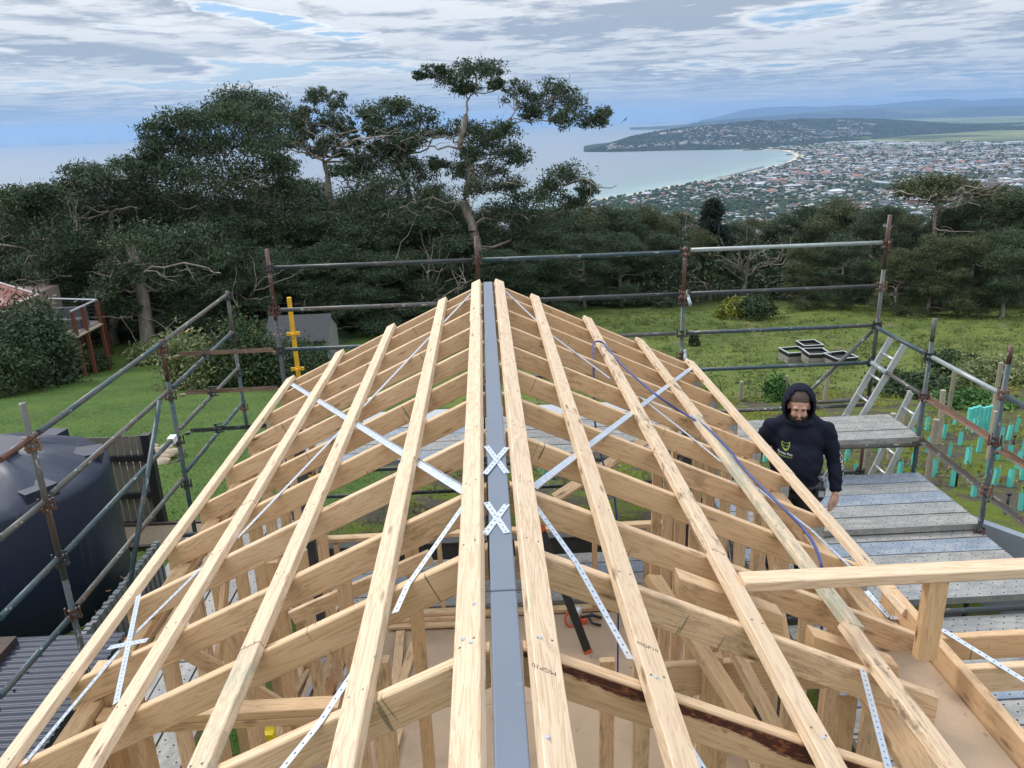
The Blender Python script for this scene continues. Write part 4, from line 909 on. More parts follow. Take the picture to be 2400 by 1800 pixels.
row = [ (345, 415, 56, 1, 0, 1.3, 'rounded tree joining the stepped gum to the broad gum'), (700, 405, 58, 3, 0, 1.25, 'rounded tree filling in behind the slender gum, left side'), (850, 425, 57, 1, 0, 1.25, 'rounded tree filling in behind the slender gum, right side'), (1010, 425, 57, 4, 0, 1.2, 'rounded tree touching the left of the tall gum\'s stem'),
 (2345, 425, 50, 4, 1, 1.3, 'tallest olive tree at the right border'), (2265, 462, 49, 1, 0, 1.25, 'dark tree right under the umbrella crown'), (2060, 470, 52, 4, 0, 1.2, 'dark tree left under the umbrella crown'), # px, top py, distance, shape, olive, width, label
 (1265, 484, 62, 0, 0, 1.08, 'dark tree right of the tallest gum, level with the end of its lowest limb'), (1330, 476, 58, 3, 0, 1.19, 'round dark green tree at the left start of the right-hand tree line'),
 (1395, 472, 61, 1, 1, 1.19, 'round tree second in the right-hand tree line, slightly olive'), (1460, 470, 57, 4, 0, 1.19, 'wide dark tree in front of the nearest town roofs'), (1520, 476, 60, 0, 1, 1.19, 'olive tree just left of the dip where town roofs show'),
 (1590, 489, 63, 2, 0, 1.19, 'tree under the bay\'s near shore, left of the dark pine'), (1640, 529, 56, 2, 1, 1.08, 'thin tree left of the dark pine with bare grey limbs'), (1725, 512, 58, 2, 0, 1.19, 'lower tree right of the dark pine'),
 (1785, 504, 61, 1, 1, 1.08, 'tree beside the gap right of the dark pine'), (1850, 489, 59, 4, 0, 1.08, 'dense tree behind the galvanised top rail'), (1905, 472, 62, 3, 0, 1.08, 'tree left of the corner upright, topping the line'),
 (1965, 462, 58, 0, 1, 1.19, 'bushy tree just left of the tallest corner upright'), (2030, 484, 60, 4, 0, 1.19, 'tree directly behind the tallest corner upright'), (2085, 476, 55, 1, 1, 1.08, 'tree just right of the tallest corner upright'),
 (2140, 489, 57, 3, 0, 1.08, 'dark tree below the umbrella crown, left side'), (2240, 482, 56, 4, 0, 1.08, 'dark tree below the umbrella crown, right side'), (2310, 452, 50, 1, 1, 1.19, 'olive tree right of the umbrella crown'),
 (2365, 429, 52, 4, 1, 1.19, 'tall olive tree near the right edge of the view'), (2430, 424, 48, 3, 0, 1.19, 'tree cut by the right edge of the view'), (2200, 545, 44, 4, 1, 1.24, 'bulging olive tree in front on the right, nearest the field'),
 (2290, 535, 43, 1, 1, 1.19, 'second bulging olive tree nearest the field, further right'), (2120, 575, 45, 3, 1, 1.19, 'lower olive tree at the field edge below the right rails'), (2380, 535, 42, 0, 0, 1.30, 'dark tree at the field edge by the right border'),
 (1890, 565, 50, 4, 1, 1.24, 'rounded tree in front of the line, between third upright and corner'), (1980, 550, 49, 1, 0, 1.19, 'dark spreading tree reaching over the field left of the corner'), (1560, 535, 55, 4, 0, 1.30, 'dark tree behind the third upright'),
 (1460, 535, 54, 3, 0, 1.30, 'dark tree above the middle of the field edge'), (1370, 535, 53, 1, 0, 1.30, 'dark tree above the roof\'s right slope'), (1290, 545, 51, 4, 0, 1.30, 'dark tree behind the right side of the ridge end'),
 (1210, 535, 54, 3, 0, 1.19, 'dark low tree right behind the ridge end'), (1060, 535, 55, 1, 0, 1.30, 'dark low tree left behind the ridge end'), (980, 515, 57, 4, 0, 1.30, 'dark tree in the gap left of the ridge end'),
 (900, 530, 54, 0, 0, 1.30, 'dark tree above the second top rail bay'), (820, 515, 58, 3, 0, 1.30, 'dark tree behind the yellow upright, right'), (740, 525, 55, 1, 0, 1.30, 'dark tree behind the yellow upright'),
 (660, 475, 57, 4, 0, 1.30, 'dark tree behind the left corner upright'), (560, 535, 52, 3, 0, 1.30, 'dark tree beneath the broad gum, right'), (470, 535, 54, 1, 0, 1.30, 'dark tree beneath the broad gum, left'),
 (390, 475, 56, 4, 0, 1.30, 'dark tree between the broad gum and the deck'), (300, 530, 55, 0, 0, 1.30, 'dark tree behind the neighbour\'s deck'), (200, 475, 52, 3, 0, 1.30, 'dark tree behind the deck\'s left end'),
 (120, 515, 50, 1, 0, 1.30, 'dark tree behind the red roof, right'), (30, 515, 48, 4, 0, 1.30, 'dark tree behind the red roof, left'), (-60, 435, 47, 3, 0, 1.19, 'tree at the left border above the red roof'),
 (20, 425, 55, 1, 0, 1.51, 'dark tree filling the far left behind the leftmost gum'), (150, 445, 47, 4, 0, 1.51, 'bushy tree between the leftmost and stepped gums'), (240, 455, 49, 1, 0, 1.51, 'bushy tree below the stepped gum'), (330, 445, 50, 4, 0, 1.40, 'bushy tree left under the broad gum'),
 (430, 455, 48, 1, 0, 1.51, 'bushy tree in front of the broad gum, left part'), (520, 475, 46, 4, 0, 1.51, 'bushy tree in front of the broad gum, middle'), (610, 460, 49, 1, 0, 1.51, 'bushy tree in front of the broad gum, right part'), (700, 445, 50, 4, 0, 1.51, 'bushy tree below the slender gum, left'), (785, 478, 48, 3, 0, 1.51, 'bushy tree below the slender gum, right'),
 (860, 458, 52, 4, 0, 1.51, 'bushy tree under the middle gum'), (945, 468, 49, 1, 0, 1.51, 'bushy tree left of the tall gum'), (1030, 458, 53, 4, 0, 1.40, 'bushy tree touching the tall gum on its left'), (1180, 468, 53, 1, 0, 1.40, 'bushy tree touching the tall gum on its right'), (1250, 504, 50, 4, 0, 1.40, 'bushy tree under the long right limb of the tall gum'),
 (460, 575, 43, 4, 0, 1.62, 'low leafy tree right of the peeling trunk'), (620, 575, 44, 3, 0, 1.62, 'low leafy tree behind the top of the left corner upright'), (760, 575, 45, 4, 0, 1.62, 'low leafy tree behind the yellow upright and shed'), (880, 575, 46, 1, 0, 1.62, 'low leafy tree above the left rafters'), (1000, 575, 47, 4, 0, 1.62, 'low leafy tree left behind the ridge end'), (1160, 575, 47, 3, 0, 1.62, 'low leafy tree right behind the ridge end'),
 (620, 425, 66, 3, 0, 1.19, 'back-row tree seen through the limbs of the broad gum'), (1120, 478, 66, 4, 0, 1.19, 'back-row tree seen through the tallest gum'), (860, 478, 66, 1, 0, 1.19, 'back-row tree between the slender and middle gums'),
]
for a, t, Y, k, ol, wd_, lb in row: put_tree(a, t, Y, k, ol, lb, wd_)
# dark conifer
pb = ony(1672, 474, 57); e = empty('pine_tree', (pb.x, 57, gz(pb.x, 57)), 'small dark conifer poking above the tree line below the town', 'tree')
r = np.random.default_rng(3); hh = pb.z-e.location.z; W = Wood(); W.path([(0, 0, 0), (0, 0, hh*.5), (0, 0, hh)], [.25, .15, .03], 6); pts = []
for i in range(70):
    z = hh*(.35+.65*(i/70)**.8); ln = (hh-z)*.34+.35; a = r.uniform(0, 6.28); q = np.array([math.cos(a)*ln, math.sin(a)*ln, z+ln*.15]); W.path(wander((0, 0, z-.1), q, r, 4, .04), np.linspace(.04, .01, 4), 4)
    for k in range(7): pts.append(np.array([0, 0, z])+(q-np.array([0, 0, z]))*(k+1)/7+r.normal(size=(34, 3))*.16)
P, Q = leaf_tris(np.concatenate(pts), None, .3, r, -.2, .2)
link('trunk', trimesh('trunk', np.concatenate(W.V), np.concatenate(W.F), M['bark'], True)).parent = e; link('crown', trimesh('crown', P, Q, M['pine_leaf'])).parent = e
# bare dead gum in front of the line
def bare(px_, top, Y, label, seed):
    r = np.random.default_rng(seed); b = ony(px_, top, Y); z0 = gz(b.x, Y); W = Wood(); hh = b.z-z0; e = empty('dead_tree', (b.x, Y, z0), label, 'tree')
    W.path(wander((0, 0, 0), (.3, 0, hh*.5), r, 7, .06), np.linspace(.2, .12, 7), 7)
    for i in range(14):
        s0 = np.array([.2, 0, hh*r.uniform(.3, .5)]); q = s0+np.array([r.normal()*1.8, r.normal()*1.5, hh*r.uniform(.2, .5)]); pp_ = wander(s0, q, r, 8, .12); W.path(pp_, np.linspace(.08, .02, 8), 5)
        for k in range(4): t = pp_[r.integers(3, 8)]; W.path(wander(t, t+r.normal(size=3)*.9+np.array([0, 0, .9]), r, 5, .15), np.linspace(.03, .008, 5), 4)
    link('limbs', trimesh('limbs', np.concatenate(W.V), np.concatenate(W.F), M['bark'], True)).parent = e
bare(1745, 560, 56, 'leafless grey-limbed tree right of the dark conifer', 5); bare(520, 640, 44, 'bare crooked grey tree below the broad dark gum', 6); bare(1560, 640, 56, 'bare pale-trunked tree behind the third upright', 8); bare(1010, 600, 47, 'bare twisted tree left of the ridge end', 9); bare(2330, 600, 52, 'leafless branching tree at the right field edge', 11)
# undergrowth closing the foot of the forest
r = np.random.default_rng(77); cs = []
for i in range(1300):
    x = r.uniform(-46, 60); y = r.uniform(52, 70) if x > 3 else r.uniform(50, 70); y += 1.5*math.sin(x*.3); 
    cs.append((x, y, gz(x, y)+r.uniform(.2, 3.4)))
cs = np.array(cs); pts = np.repeat(cs, 95, 0)+r.normal(size=(len(cs)*95, 3))*np.array([.8, .8, .7]); P, Q = leaf_tris(pts, None, .24, r, .2, .4)
tag(link('undergrowth', trimesh('undergrowth', P, Q, M['gum'])), 'dark scrubby undergrowth under the trees along the field edge', 'undergrowth', kind='stuff')

# far wooded slope dropping to the town
cs = []
for i in range(1700):
    y = r.uniform(75, 420); x = r.uniform(-.8, .85)*y; cs.append((x, y, gz(x, y)+r.uniform(0, 5)))
cs = np.array(cs); pts = np.repeat(cs, 90, 0)+r.normal(size=(len(cs)*90, 3))*np.array([2.6, 2.6, 1.6]); P, Q = leaf_tris(pts, None, .9, r, .2, .5)
tag(link('wooded_slope', trimesh('wooded_slope', P, Q, M['gum'])), 'far wooded hillside falling away to the town', 'woodland', kind='stuff')

# ================================================================== shrubs, weeds, garden things
def shrub(px_, base, rx, rz, mt, label, name='shrub', Yover=None, cat='shrub', n=5, leaf=.10, flower=None, dens=1.0, group=None):
    b = ong(px_, base); k = (b-CAMP).length/F; R0 = rx*k; H0 = rz*k; r = np.random.default_rng(int(px_*7+base)); W = Wood(); pts = []
    for i in range(int(n*3)):
        a = r.uniform(0, 6.28); d = R0*math.sqrt(r.random()); q = np.array([math.cos(a)*d, math.sin(a)*d, H0*r.uniform(.25, .95)*(1-.35*(d/R0)**2)]); W.path(wander((0, 0, 0), q, r, 5, .1), np.linspace(.03, .008, 5), 4)
        pts.append(q+r.normal(size=(int(220*dens), 3))*np.array([R0*.24, R0*.24, H0*.17]))
    pts = np.concatenate(pts); pts[:, 2] = np.abs(pts[:, 2]); P, Q = leaf_tris(pts, None, leaf, r, .1, .5)
    e = empty(name, b, label, cat, group); link('stems', trimesh('stems', np.concatenate(W.V), np.concatenate(W.F), M['bark'], True)).parent = e; link('leaves', trimesh('leaves', P, Q, M[mt])).parent = e
    if flower: 
        sel = pts[r.choice(len(pts), 160)]*np.array([1.05, 1.05, 1.03]); P, Q = leaf_tris(sel, None, .12, r, 0, .9); link('blooms', trimesh('blooms', P, Q, M[flower])).parent = e
    return e
shrub(1822, 938, 26, 52, 'shrub_green', 'leafy green bush alone in the field left of the man', leaf=.13)
shrub(1625, 812, 11, 26, 'shrub_dark', 'small dark young tree standing in the field right of the third upright', leaf=.10)
shrub(1728, 745, 36, 42, 'shrub_yellow', 'yellow-flowering bush at the far edge of the field', leaf=.2, n=6)
shrub(1775, 748, 36, 46, 'shrub_dark', 'dark bush beside the yellow-flowering one', leaf=.2, n=6)
shrub(440, 905, 62, 110, 'shrub_light', 'pale variegated bush beyond the left guard rail', leaf=.16, n=9)
shrub(360, 850, 40, 46, 'shrub_light', 'smaller pale bush near the bare-trunked gum', leaf=.16, n=6)
shrub(560, 900, 75, 140, 'shrub_dark', 'large dark bush with orange blooms behind the left corner', leaf=.15, n=10, flower='orange_bloom')
shrub(690, 905, 70, 105, 'shrub_dark', 'tangled dark bush in front of the white shed', leaf=.13, n=8)
shrub(20, 900, 60, 150, 'gum', 'big grey-green bush hiding the neighbour\'s wall', leaf=.15, n=10, dens=.8)
shrub(78, 912, 44, 175, 'gum', 'tallest grey-green bush between the neighbour\'s wall and deck', leaf=.15, n=9, dens=.8)
shrub(30, 925, 50, 90, 'shrub_dark', 'low dark bush in front of the grey-green ones at the left border', leaf=.14, n=8)
shrub(128, 900, 48, 160, 'gum', 'grey-green bush against the neighbour\'s deck', leaf=.18, n=12)
shrub(160, 690, 34, 70, 'shrub_yellow', 'bright yellow-green tree behind the neighbour\'s deck', leaf=.2, n=7)
shrub(215, 870, 36, 30, 'shrub_dark', 'low dark plants under the neighbour\'s deck', leaf=.12)
shrub(640, 905, 40, 90, 'shrub_dark', 'dark twiggy bush hiding the left end of the white shed', leaf=.13, n=8)
shrub(740, 880, 30, 70, 'shrub_dark', 'twiggy bush hiding the right end of the white shed', leaf=.13, n=7)
shrub(740, 720, 40, 60, 'shrub_yellow', 'yellow-leaved bush behind the yellow upright', leaf=.2)
shrub(850, 730, 50, 60, 'shrub_dark', 'round dark bush right of the shed roof', leaf=.2, n=7)
shrub(2170, 930, 70, 36, 'shrub_dark', 'mound of fresh green herbs behind the ladders', leaf=.12, n=10)
shrub(2290, 955, 55, 26, 'shrub_green', 'low green herb mound left of the nearest right upright', leaf=.12, n=8)
shrub(2090, 905, 40, 30, 'shrub_dark', 'dark low herbs just left of the ladder top', leaf=.10, n=6)
shrub(2330, 900, 60, 44, 'shrub_light', 'rusty seeding weeds in the rough field on the right', leaf=.12, n=8)
shrub(2240, 870, 40, 34, 'orange_bloom' if False else 'shrub_dark', 'dark weed clump in the rough field behind the rails', leaf=.12, n=6)
# weeds and tussocks of the paddock
r = np.random.default_rng(5); pts = []
for i in range(2600):
    x = r.uniform(1, 34); y = r.uniform(20, 50); z = gz(x, y); s = r.uniform(.05, .32)*(1 if y < 40 else .8); k = r.integers(8, 26)
    pts.append(np.array([x, y, z+s*.4])+r.normal(size=(k, 3))*np.array([s, s, s*.45]))
P, Q = leaf_tris(np.concatenate(pts), None, .16, r, -.6, .22); tag(link('weeds', trimesh('weeds', P, Q, M['weed'])), 'tussocks and weeds scattered over the paddock', 'weeds', kind='stuff')
pts = []
for i in range(2200):
    x = r.uniform(-1.5, 17); y = r.uniform(9.6, 22); z = gz(x, y)
    if mnoise.noise(Vector((x*.6, y*.6, 0))) < -.05: continue
    pts.append(np.array([x, y, z+.03])+r.normal(size=(16, 3))*np.array([.2, .2, .03]))
P, Q = leaf_tris(np.concatenate(pts), None, .10, r, -.8, .25); tag(link('moss_grass', trimesh('moss_grass', P, Q, M['shrub_yellow'])), 'mossy yellow-green ground cover between the vine rows', 'ground cover', kind='stuff')
pts = []
for i in range(26000):
    y = 9+abs(r.normal())*9; x = r.uniform(-24, -1.5); z = gz(x, y); pts.append(np.array([[x, y, z+.01]])+r.normal(size=(4, 3))*np.array([.14, .14, .008]))
P, Q = leaf_tris(np.concatenate(pts), None, .045, r, -1.2, .25); tag(link('lawn_grass', trimesh('lawn_grass', P, Q, M['lawn'])), 'short bright grass of the left lawn', 'grass', kind='stuff')
# ---- tree guards: two flat teal sleeves over a bamboo stake
g = G('teal_corflute'); c = g.mix(g.noise(g.map(rnd=9), 6, 3), (.10, .52, .46), (.16, .66, .58)); teal = g.fin(c, .45)
gb = MB(); w_ = .036; h_ = .33
gb.add([(-w_, -w_, 0), (w_, -w_, 0), (w_, w_, 0), (-w_, w_, 0), (-w_*.95, -w_, h_), (w_*.95, -w_, h_*.97), (w_, w_, h_), (-w_, w_, h_*1.0)], [(0, 1, 5, 4), (1, 2, 6, 5), (2, 3, 7, 6), (3, 0, 4, 7)])
gme = meshdata('sleeve', gb.v, gb.f, teal); sb = MB(); sb.tube([(.02, 0, 0), (.035, 0, h_+.07)], .010, 5); sme2 = meshdata('stake', sb.v, sb.f, plain('bamboo', (.20, .42, .30), .7))
z6 = lambda u, v: (1600+u/2.765, 600+v/2.765)
guards = [z6(*q) for q in ((1485, 1100), (1580, 1145), (1690, 1185), (1760, 1105), (1795, 1225), (1590, 1280), (1725, 1310), (1840, 1365), (1915, 1275), (1620, 1445), (1745, 1505), (1880, 1575), (1970, 1445), (2113, 1510), (2170, 1380), (2158, 1145), (2105, 1205), (2065, 1205), (1180, 1240), (1280, 1285), (1385, 1335), (1165, 1390), (1490, 1385), (2035, 1330), (1060, 1340), (2015, 1160), (2200, 1300), (1865, 1142), (1882, 1146), (1900, 1150), (1950, 1148), (1975, 1150), (1990, 1150), (1400, 1440), (1115, 1450), (2195, 1470), (1485, 1225))]
guards += [(1266, 1108), (1277, 1119), (1398, 1082), (1530, 1117), (1550, 1135), (1564, 1150), (1792, 1085), (2365, 1080), (2390, 1200), (2330, 1140)]
for i, (a, c) in enumerate(guards):
    b = ong(a, c); e = empty('tree_guard', b, 'teal plastic sleeve guarding a young vine in the planted rows', 'tree guard', 'teal tree guards in the vine rows'); s = R_.uniform(.78, .95)
    for nm, me in (('sleeve', gme), ('stake', sme2)):
        o = link(nm, me); o.parent = e
    e.scale = (s, s, s); e.rotation_euler = (R_.uniform(-.05, .05), R_.uniform(-.08, .08), R_.uniform(0, 6.28))
b0 = ong(*z6(1925, 1120)); b = MB()
for k in range(7): b.box((b0.x-.3+.09*k, b0.y-.04, b0.z), (b0.x-.3+.09*k+.08, b0.y+.03, b0.z+.46+.02*(k % 3)))
tag(b.obj('bundled_guards', teal), 'wide bundle of teal guard sleeves standing among the vines', 'tree guards')
# ---- vine row posts
stakes = [z6(*q)+(h,) for q, h in (((1722, 1010), 1.0), ((2002, 1060), 1.3), ((1655, 1235), 1.1), ((1998, 1180), .9), ((1580, 1490), 1.1), ((1180, 1440), 1.0), ((915, 960), .9), ((372, 945), .6), ((660, 940), .7), ((1340, 1330), .9), ((1430, 1150), .9), ((1980, 1330), .9))]
vw = []
PL_ = ['vine post behind the high deck\'s right end', 'vine post left of the bundled guards', 'thick vine post between the second and third right uprights', 'vine post beside the bundled guards', 'nearest vine post, right of the low ladder', 'vine post under the high deck beside the rusty prop', 'vine post seen behind the man\'s right shoulder side', 'vine post far left above the roof edge', 'short vine post seen over the man\'s hood', 'vine post seen below the high deck between the ladders', 'vine post just right of the long ladder foot', 'vine post in the row beyond the lowest toe angle']
for i, (a, c, h) in enumerate(stakes):
    b = ong(a, c); m_ = MB(); m_.tube([(0, 0, -.1), (0, 0, h)], [.055, .05], 10); o = m_.obj('vine_post', M['old_wood']); o.location = b; o.rotation_euler = (R_.uniform(-.04, .04), R_.uniform(-.04, .04), 0)
    tag(o, 'round pine '+PL_[i], 'post', 'round vine posts'); vw.append(b+Vector((0, 0, h*.8)))
for (i, j) in ((4, 2), (2, 0), (3, 1), (5, 4), (11, 3)):
    m_ = MB(); m_.tube([vw[i]-Vector((0, 0, .35)), vw[j]-Vector((0, 0, .35))], .004, 4); tag(m_.obj('vine_wire', M['black']), 'thin irrigation line strung low between vine posts', 'wire', 'wires along the vine rows')
for a, c, h in ((2370, 1070, .35), (1620, 1205, .4), (2355, 1215, .3), (2240, 1140, .3)):
    b = ong(a, c); m_ = MB(); m_.tube([b, b+Vector((0, 0, h))], .018, 6); m_.tube([b+Vector((0, 0, h)), b+Vector((0, 0, h+.03))], .03, 8); tag(m_.obj('riser', M['black'], None, True), 'thin black riser pipe poking from the soil', 'pipe', 'black risers in the planted ground')
# ---- four apple crates used as planters
g = G('crate_wood'); c = g.mix(g.noise(g.map((2, 2, 14), 3), 3, 5, .6), (.20, .18, .165), (.36, .335, .30)); crate_m = g.fin(c, .8)
def crate(px_, base, label, rot, soil, w_=.84, h=.46):
    b = ong(px_, base); e = empty('planter_crate', b, label, 'crate', None)
    Mx = Matrix.Translation(b) @ Matrix.Rotation(rot, 4, 'Z')
    for s in (-1, 1):
        for k in range(3):
            m1 = MB(); m1.box((-w_/2, s*w_/2-.012, .06+k*h/3), (w_/2, s*w_/2+.012, .06+(k+1)*h/3-.012), 0, Mx); m1.obj('board', crate_m, e)
            m1 = MB(); m1.box((s*w_/2-.012, -w_/2+.014, .06+k*h/3), (s*w_/2+.012, w_/2-.014, .06+(k+1)*h/3-.012), 0, Mx); m1.obj('board', crate_m, e)
    m1 = MB()
    for s in (-1, 1): m1.box((-w_/2-.02, s*w_/2-.03, h+.055), (w_/2+.02, s*w_/2+.03, h+.075), 0, Mx); m1.box((s*w_/2-.03, -w_/2+.031, h+.055), (s*w_/2+.03, w_/2-.031, h+.075), 0, Mx)
    m1.obj('rim', M['alu'], e)
    m1 = MB(); 
    for s in (-1, 1): m1.box((-w_/2-.006, s*w_/2-.018, h-.09), (w_/2+.006, s*w_/2+.018, h+.054), 0, Mx); m1.box((s*w_/2-.018, -w_/2+.02, h-.09), (s*w_/2+.018, w_/2-.02, h+.054), 0, Mx)
    m1.obj('black_liner', M['black'], e)
    m1 = MB(); m1.box((-w_/2+.02, -w_/2+.02, .1), (w_/2-.02, w_/2-.02, h-.06), 0, Mx); m1.obj('soil', soil, e)
green_soil = plain('seedling_soil', (.10, .16, .03), .9, var=.5, sc=20); dsoil = plain('dark_soil', (.03, .025, .022), .9)
crate(1857, 850, 'wooden crate planter with green seedlings, front left of the group', .12, green_soil); crate(1895, 832, 'wooden crate planter at the back of the group with dark soil', .05, dsoil); crate(1910, 853, 'wooden crate planter at the front middle of the group', -.02, dsoil); crate(1968, 856, 'low wooden crate without rim at the right end of the group', .2, dsoil, .9, .32)

# ================================================================== left garden: fence, tank, beds, shed, neighbour
FE = empty('paling_fence', ony(360, 1240, 10.8), 'weathered grey paling fence panel with dark posts behind the water tank', 'fence'); zt_, zb_ = -2.62, -4.20; x = -9.4
fm = plain('paling_wood', (.17, .15, .13), .85, var=.35, sc=9)
while x < -5.08:
    for zz_, (a0, a1) in (('paling', (zb_+.02, zt_)),):
        b = MB(); b.box((x, 10.80, a0), (x+.085, 10.815, a1+R_.uniform(-.008, .008))); b.obj('paling', fm, FE)
    x += .098
for z in (-2.95, -3.55, -4.02): b = MB(); b.box((-9.4, 10.74, z-.04), (-5.06, 10.798, z+.04)); b.obj('rail', M['black'], FE)
b = MB(); b.box((-5.07, 10.70, zb_-.1), (-4.95, 10.82, zt_+.04)); b.obj('post', M['black'], FE)
b = MB(); b.box((-7.4, 10.70, zb_-.1), (-7.28, 10.799, zt_-.3)); b.obj('post', M['black'], FE)
# water tank
tc_ = Vector((-5.78, 8.42, -3.75)); TK = empty('water_tank', tc_, 'large dark blue plastic rainwater tank with ribbed domed top', 'water tank'); Rt = 1.25; sh = -2.15
g = G('tank_plastic'); c = g.mix(g.noise(g.map(), 2.5, 5, .6), (.010, .016, .038), (.018, .026, .052)); c = g.mix(g.m('MULTIPLY', g.ss(g.noise(g.map((3, 3, .5)), 3, 5, .7), .56, .70), .35), c, (.09, .095, .11)); tankm = g.fin(c, .5)
b = MB(); prof = [(Rt*.97, -3.75), (Rt, -3.70), (Rt, -2.7), (Rt, sh-.06), (Rt*.985, sh), (Rt*.90, sh+.05), (Rt*.62, sh+.20), (Rt*.34, sh+.31), (Rt*.30, sh+.32)]; n = 64
vs = []; fs = []
for i, (rr, z) in enumerate(prof):
    for j in range(n):
        a = 2*math.pi*j/n; zz_ = z
        if 5 <= i <= 7: zz_ += .06*(1 if (j % 8) in (0, 1, 2) else 0)
        vs.append((tc_.x+rr*math.cos(a), tc_.y+rr*math.sin(a), zz_))
for i in range(len(prof)-1):
    for j in range(n): fs.append((i*n+j, i*n+(j+1) % n, (i+1)*n+(j+1) % n, (i+1)*n+j))
fs.append(tuple((len(prof)-1)*n+j for j in range(n)))
o = link('shell', meshdata('shell', [Vector(v)-tc_ for v in vs], fs, tankm, True), TK, tc_)
b = MB(); q = Vector((tc_.x, tc_.y, sh+.32)); b.tube([q, q+Vector((0, 0, .05))], .42, 28); b.obj('lid', tankm, TK)
for ang in (.35, -.6, 2.2, 1.4): b = MB(); Mx = Matrix.Translation((tc_.x, tc_.y, sh+.02)) @ Matrix.Rotation(ang, 4, 'Z'); b.box((Rt*.72, -.17, -.02), (Rt*.95, .17, .13), 0, Mx); b.obj('lifting_lug', tankm, TK)
# navy corrugated roof of the lower lean-to
def corr_mat(name, c0, c1): return plain(name, c0, .45, .2, .2, 4)
def corrugated(name, x0, x1, y0, y1, z0, z1, pitch, amp, mt, along='x'):
    """ribs run along x; z falls from z0 (y0) to z1 (y1)"""
    k = int((y1-y0)/pitch)*6; vs = []; fs = []
    for i in range(k+1):
        y = y0+(y1-y0)*i/k; z = z0+(z1-z0)*i/k+amp*(math.sin(i*math.pi/3)); vs += [(x0, y, z), (x1, y, z)]
    fs = [(2*i, 2*i+1, 2*i+3, 2*i+2) for i in range(k)]
    return meshdata(name, vs, fs, mt, True)
LR = empty('leanto_roof', (-4.6, 5, -3.4), 'navy corrugated metal roof at the lower left below the guard rails', 'roof')
navy = corr_mat('navy_sheet', (.026, .034, .056), 0)
for k in range(3): o = link('roof_sheet', corrugated('roof_sheet', -5.9, -3.63, 6.60-.78*(k+1)+.002, 6.60-.78*k, -3.03+.012*k, -3.02+.012*k, .076, .010, navy)); reparent(o, LR)
sme3 = MB(); sme3.tube([(0, 0, 0), (0, 0, .012)], .012, 6)
for k in range(9):
    for x in (-5.6, -4.95, -4.25): 
        b = MB(); q = Vector((x, 6.5-.23*k, -3.005)); b.tube([q, q+Vector((0, 0, .014))], .012, 6); b.obj('roof_screw', navy, LR)
b = MB(); b.box((-5.88, 4.3, -3.7), (-3.66, 6.55, -3.06)); b.obj('wall', M['steel_dark'], LR)
# gravel bed in brown timber edging
GB = empty('raised_bed', onz(60, 1500, -2.98), 'raised bed of yellow gravel framed by dark brown sleepers beside the tank', 'raised bed')
a0 = onz(143, 1450, -2.95); brown = plain('brown_sleeper', (.055, .036, .028), .7)
b = MB(); b.box((-7.4, 5.55, -3.6), (-4.72, 6.42, -3.0)); o = b.obj('gravel', None or plain('yellow_gravel', (.30, .245, .15), .9, var=.45, sc=60), GB)
for lo, hi in (((-7.4, 6.42, -3.6), (-4.60, 6.52, -2.95)), ((-4.72, 4.2, -3.6), (-4.60, 6.418, -2.95)), ((-7.4, 5.45, -3.6), (-4.722, 5.55, -2.97))): b = MB(); b.box(lo, hi); b.obj('sleeper', brown, GB)
b = MB(); b.box((-7.4, 4.2, -3.6), (-4.722, 5.448, -3.05)); b.obj('soil', plain('bark_mulch', (.07, .045, .03), .9, var=.5, sc=40), GB)
# grey slatted edging wall between tank and scaffold
EW = empty('slatted_edging', (-3.75, 7.6, -3.7), 'low grey slatted edging wall running beside the scaffold foot', 'edging'); gs = plain('grey_slat', (.20, .205, .21), .7)
for k in range(30):
    q = onz(195, 1483, -3.04).lerp(onz(365, 1272, -3.2), k/29); b = MB(); b.box((q.x-.03+.012*(k % 2), q.y-.022, -3.85), (q.x+.03+.012*(k % 2), q.y+.022, q.z+.006*(k % 3))); b.obj('slat', gs, EW)
b = MB(); b.box((-4.3, 8.55, -3.82), (-2.5, 9.9, -3.775)); tag(b.obj('paving', plain('concrete_path', (.33, .33, .30), .85)), kind='structure')
b = MB(); b.box((-8, 9.9, -4.02), (-3.2, 10.6, -3.97)); tag(b.obj('gravel_path', plain('bark_chips', (.22, .17, .11), .9, var=.5, sc=30)), kind='structure')
for i, (y, z) in enumerate(((9.88, -3.96), (10.62, -4.0))): b = MB(); b.box((-8, y, z-.15), (-3.2, y+.06, z+.05)); tag(b.obj('timber_edging', brown), ('timber edging nearest the scaffold along the bark path', 'timber edging along the foot of the paling fence')[i], 'edging')
# twigs and bark litter by the tank
r = np.random.default_rng(9); W = Wood()
for i in range(60):
    p0 = np.array([-4.05+r.normal()*.18, 6.85+abs(r.normal())*.45, -3.62+r.random()*.12]); W.path(wander(p0, p0+r.normal(size=3)*np.array([.22, .22, .06]), r, 4, .1), [.012, .01, .009, .005], 4)
tag(link('twig_pile', trimesh('twig_pile', np.concatenate(W.V), np.concatenate(W.F), plain('dry_bark', (.28, .16, .10), .8))), 'pile of dry bark and twigs between tank and edging', 'twigs', kind='stuff')
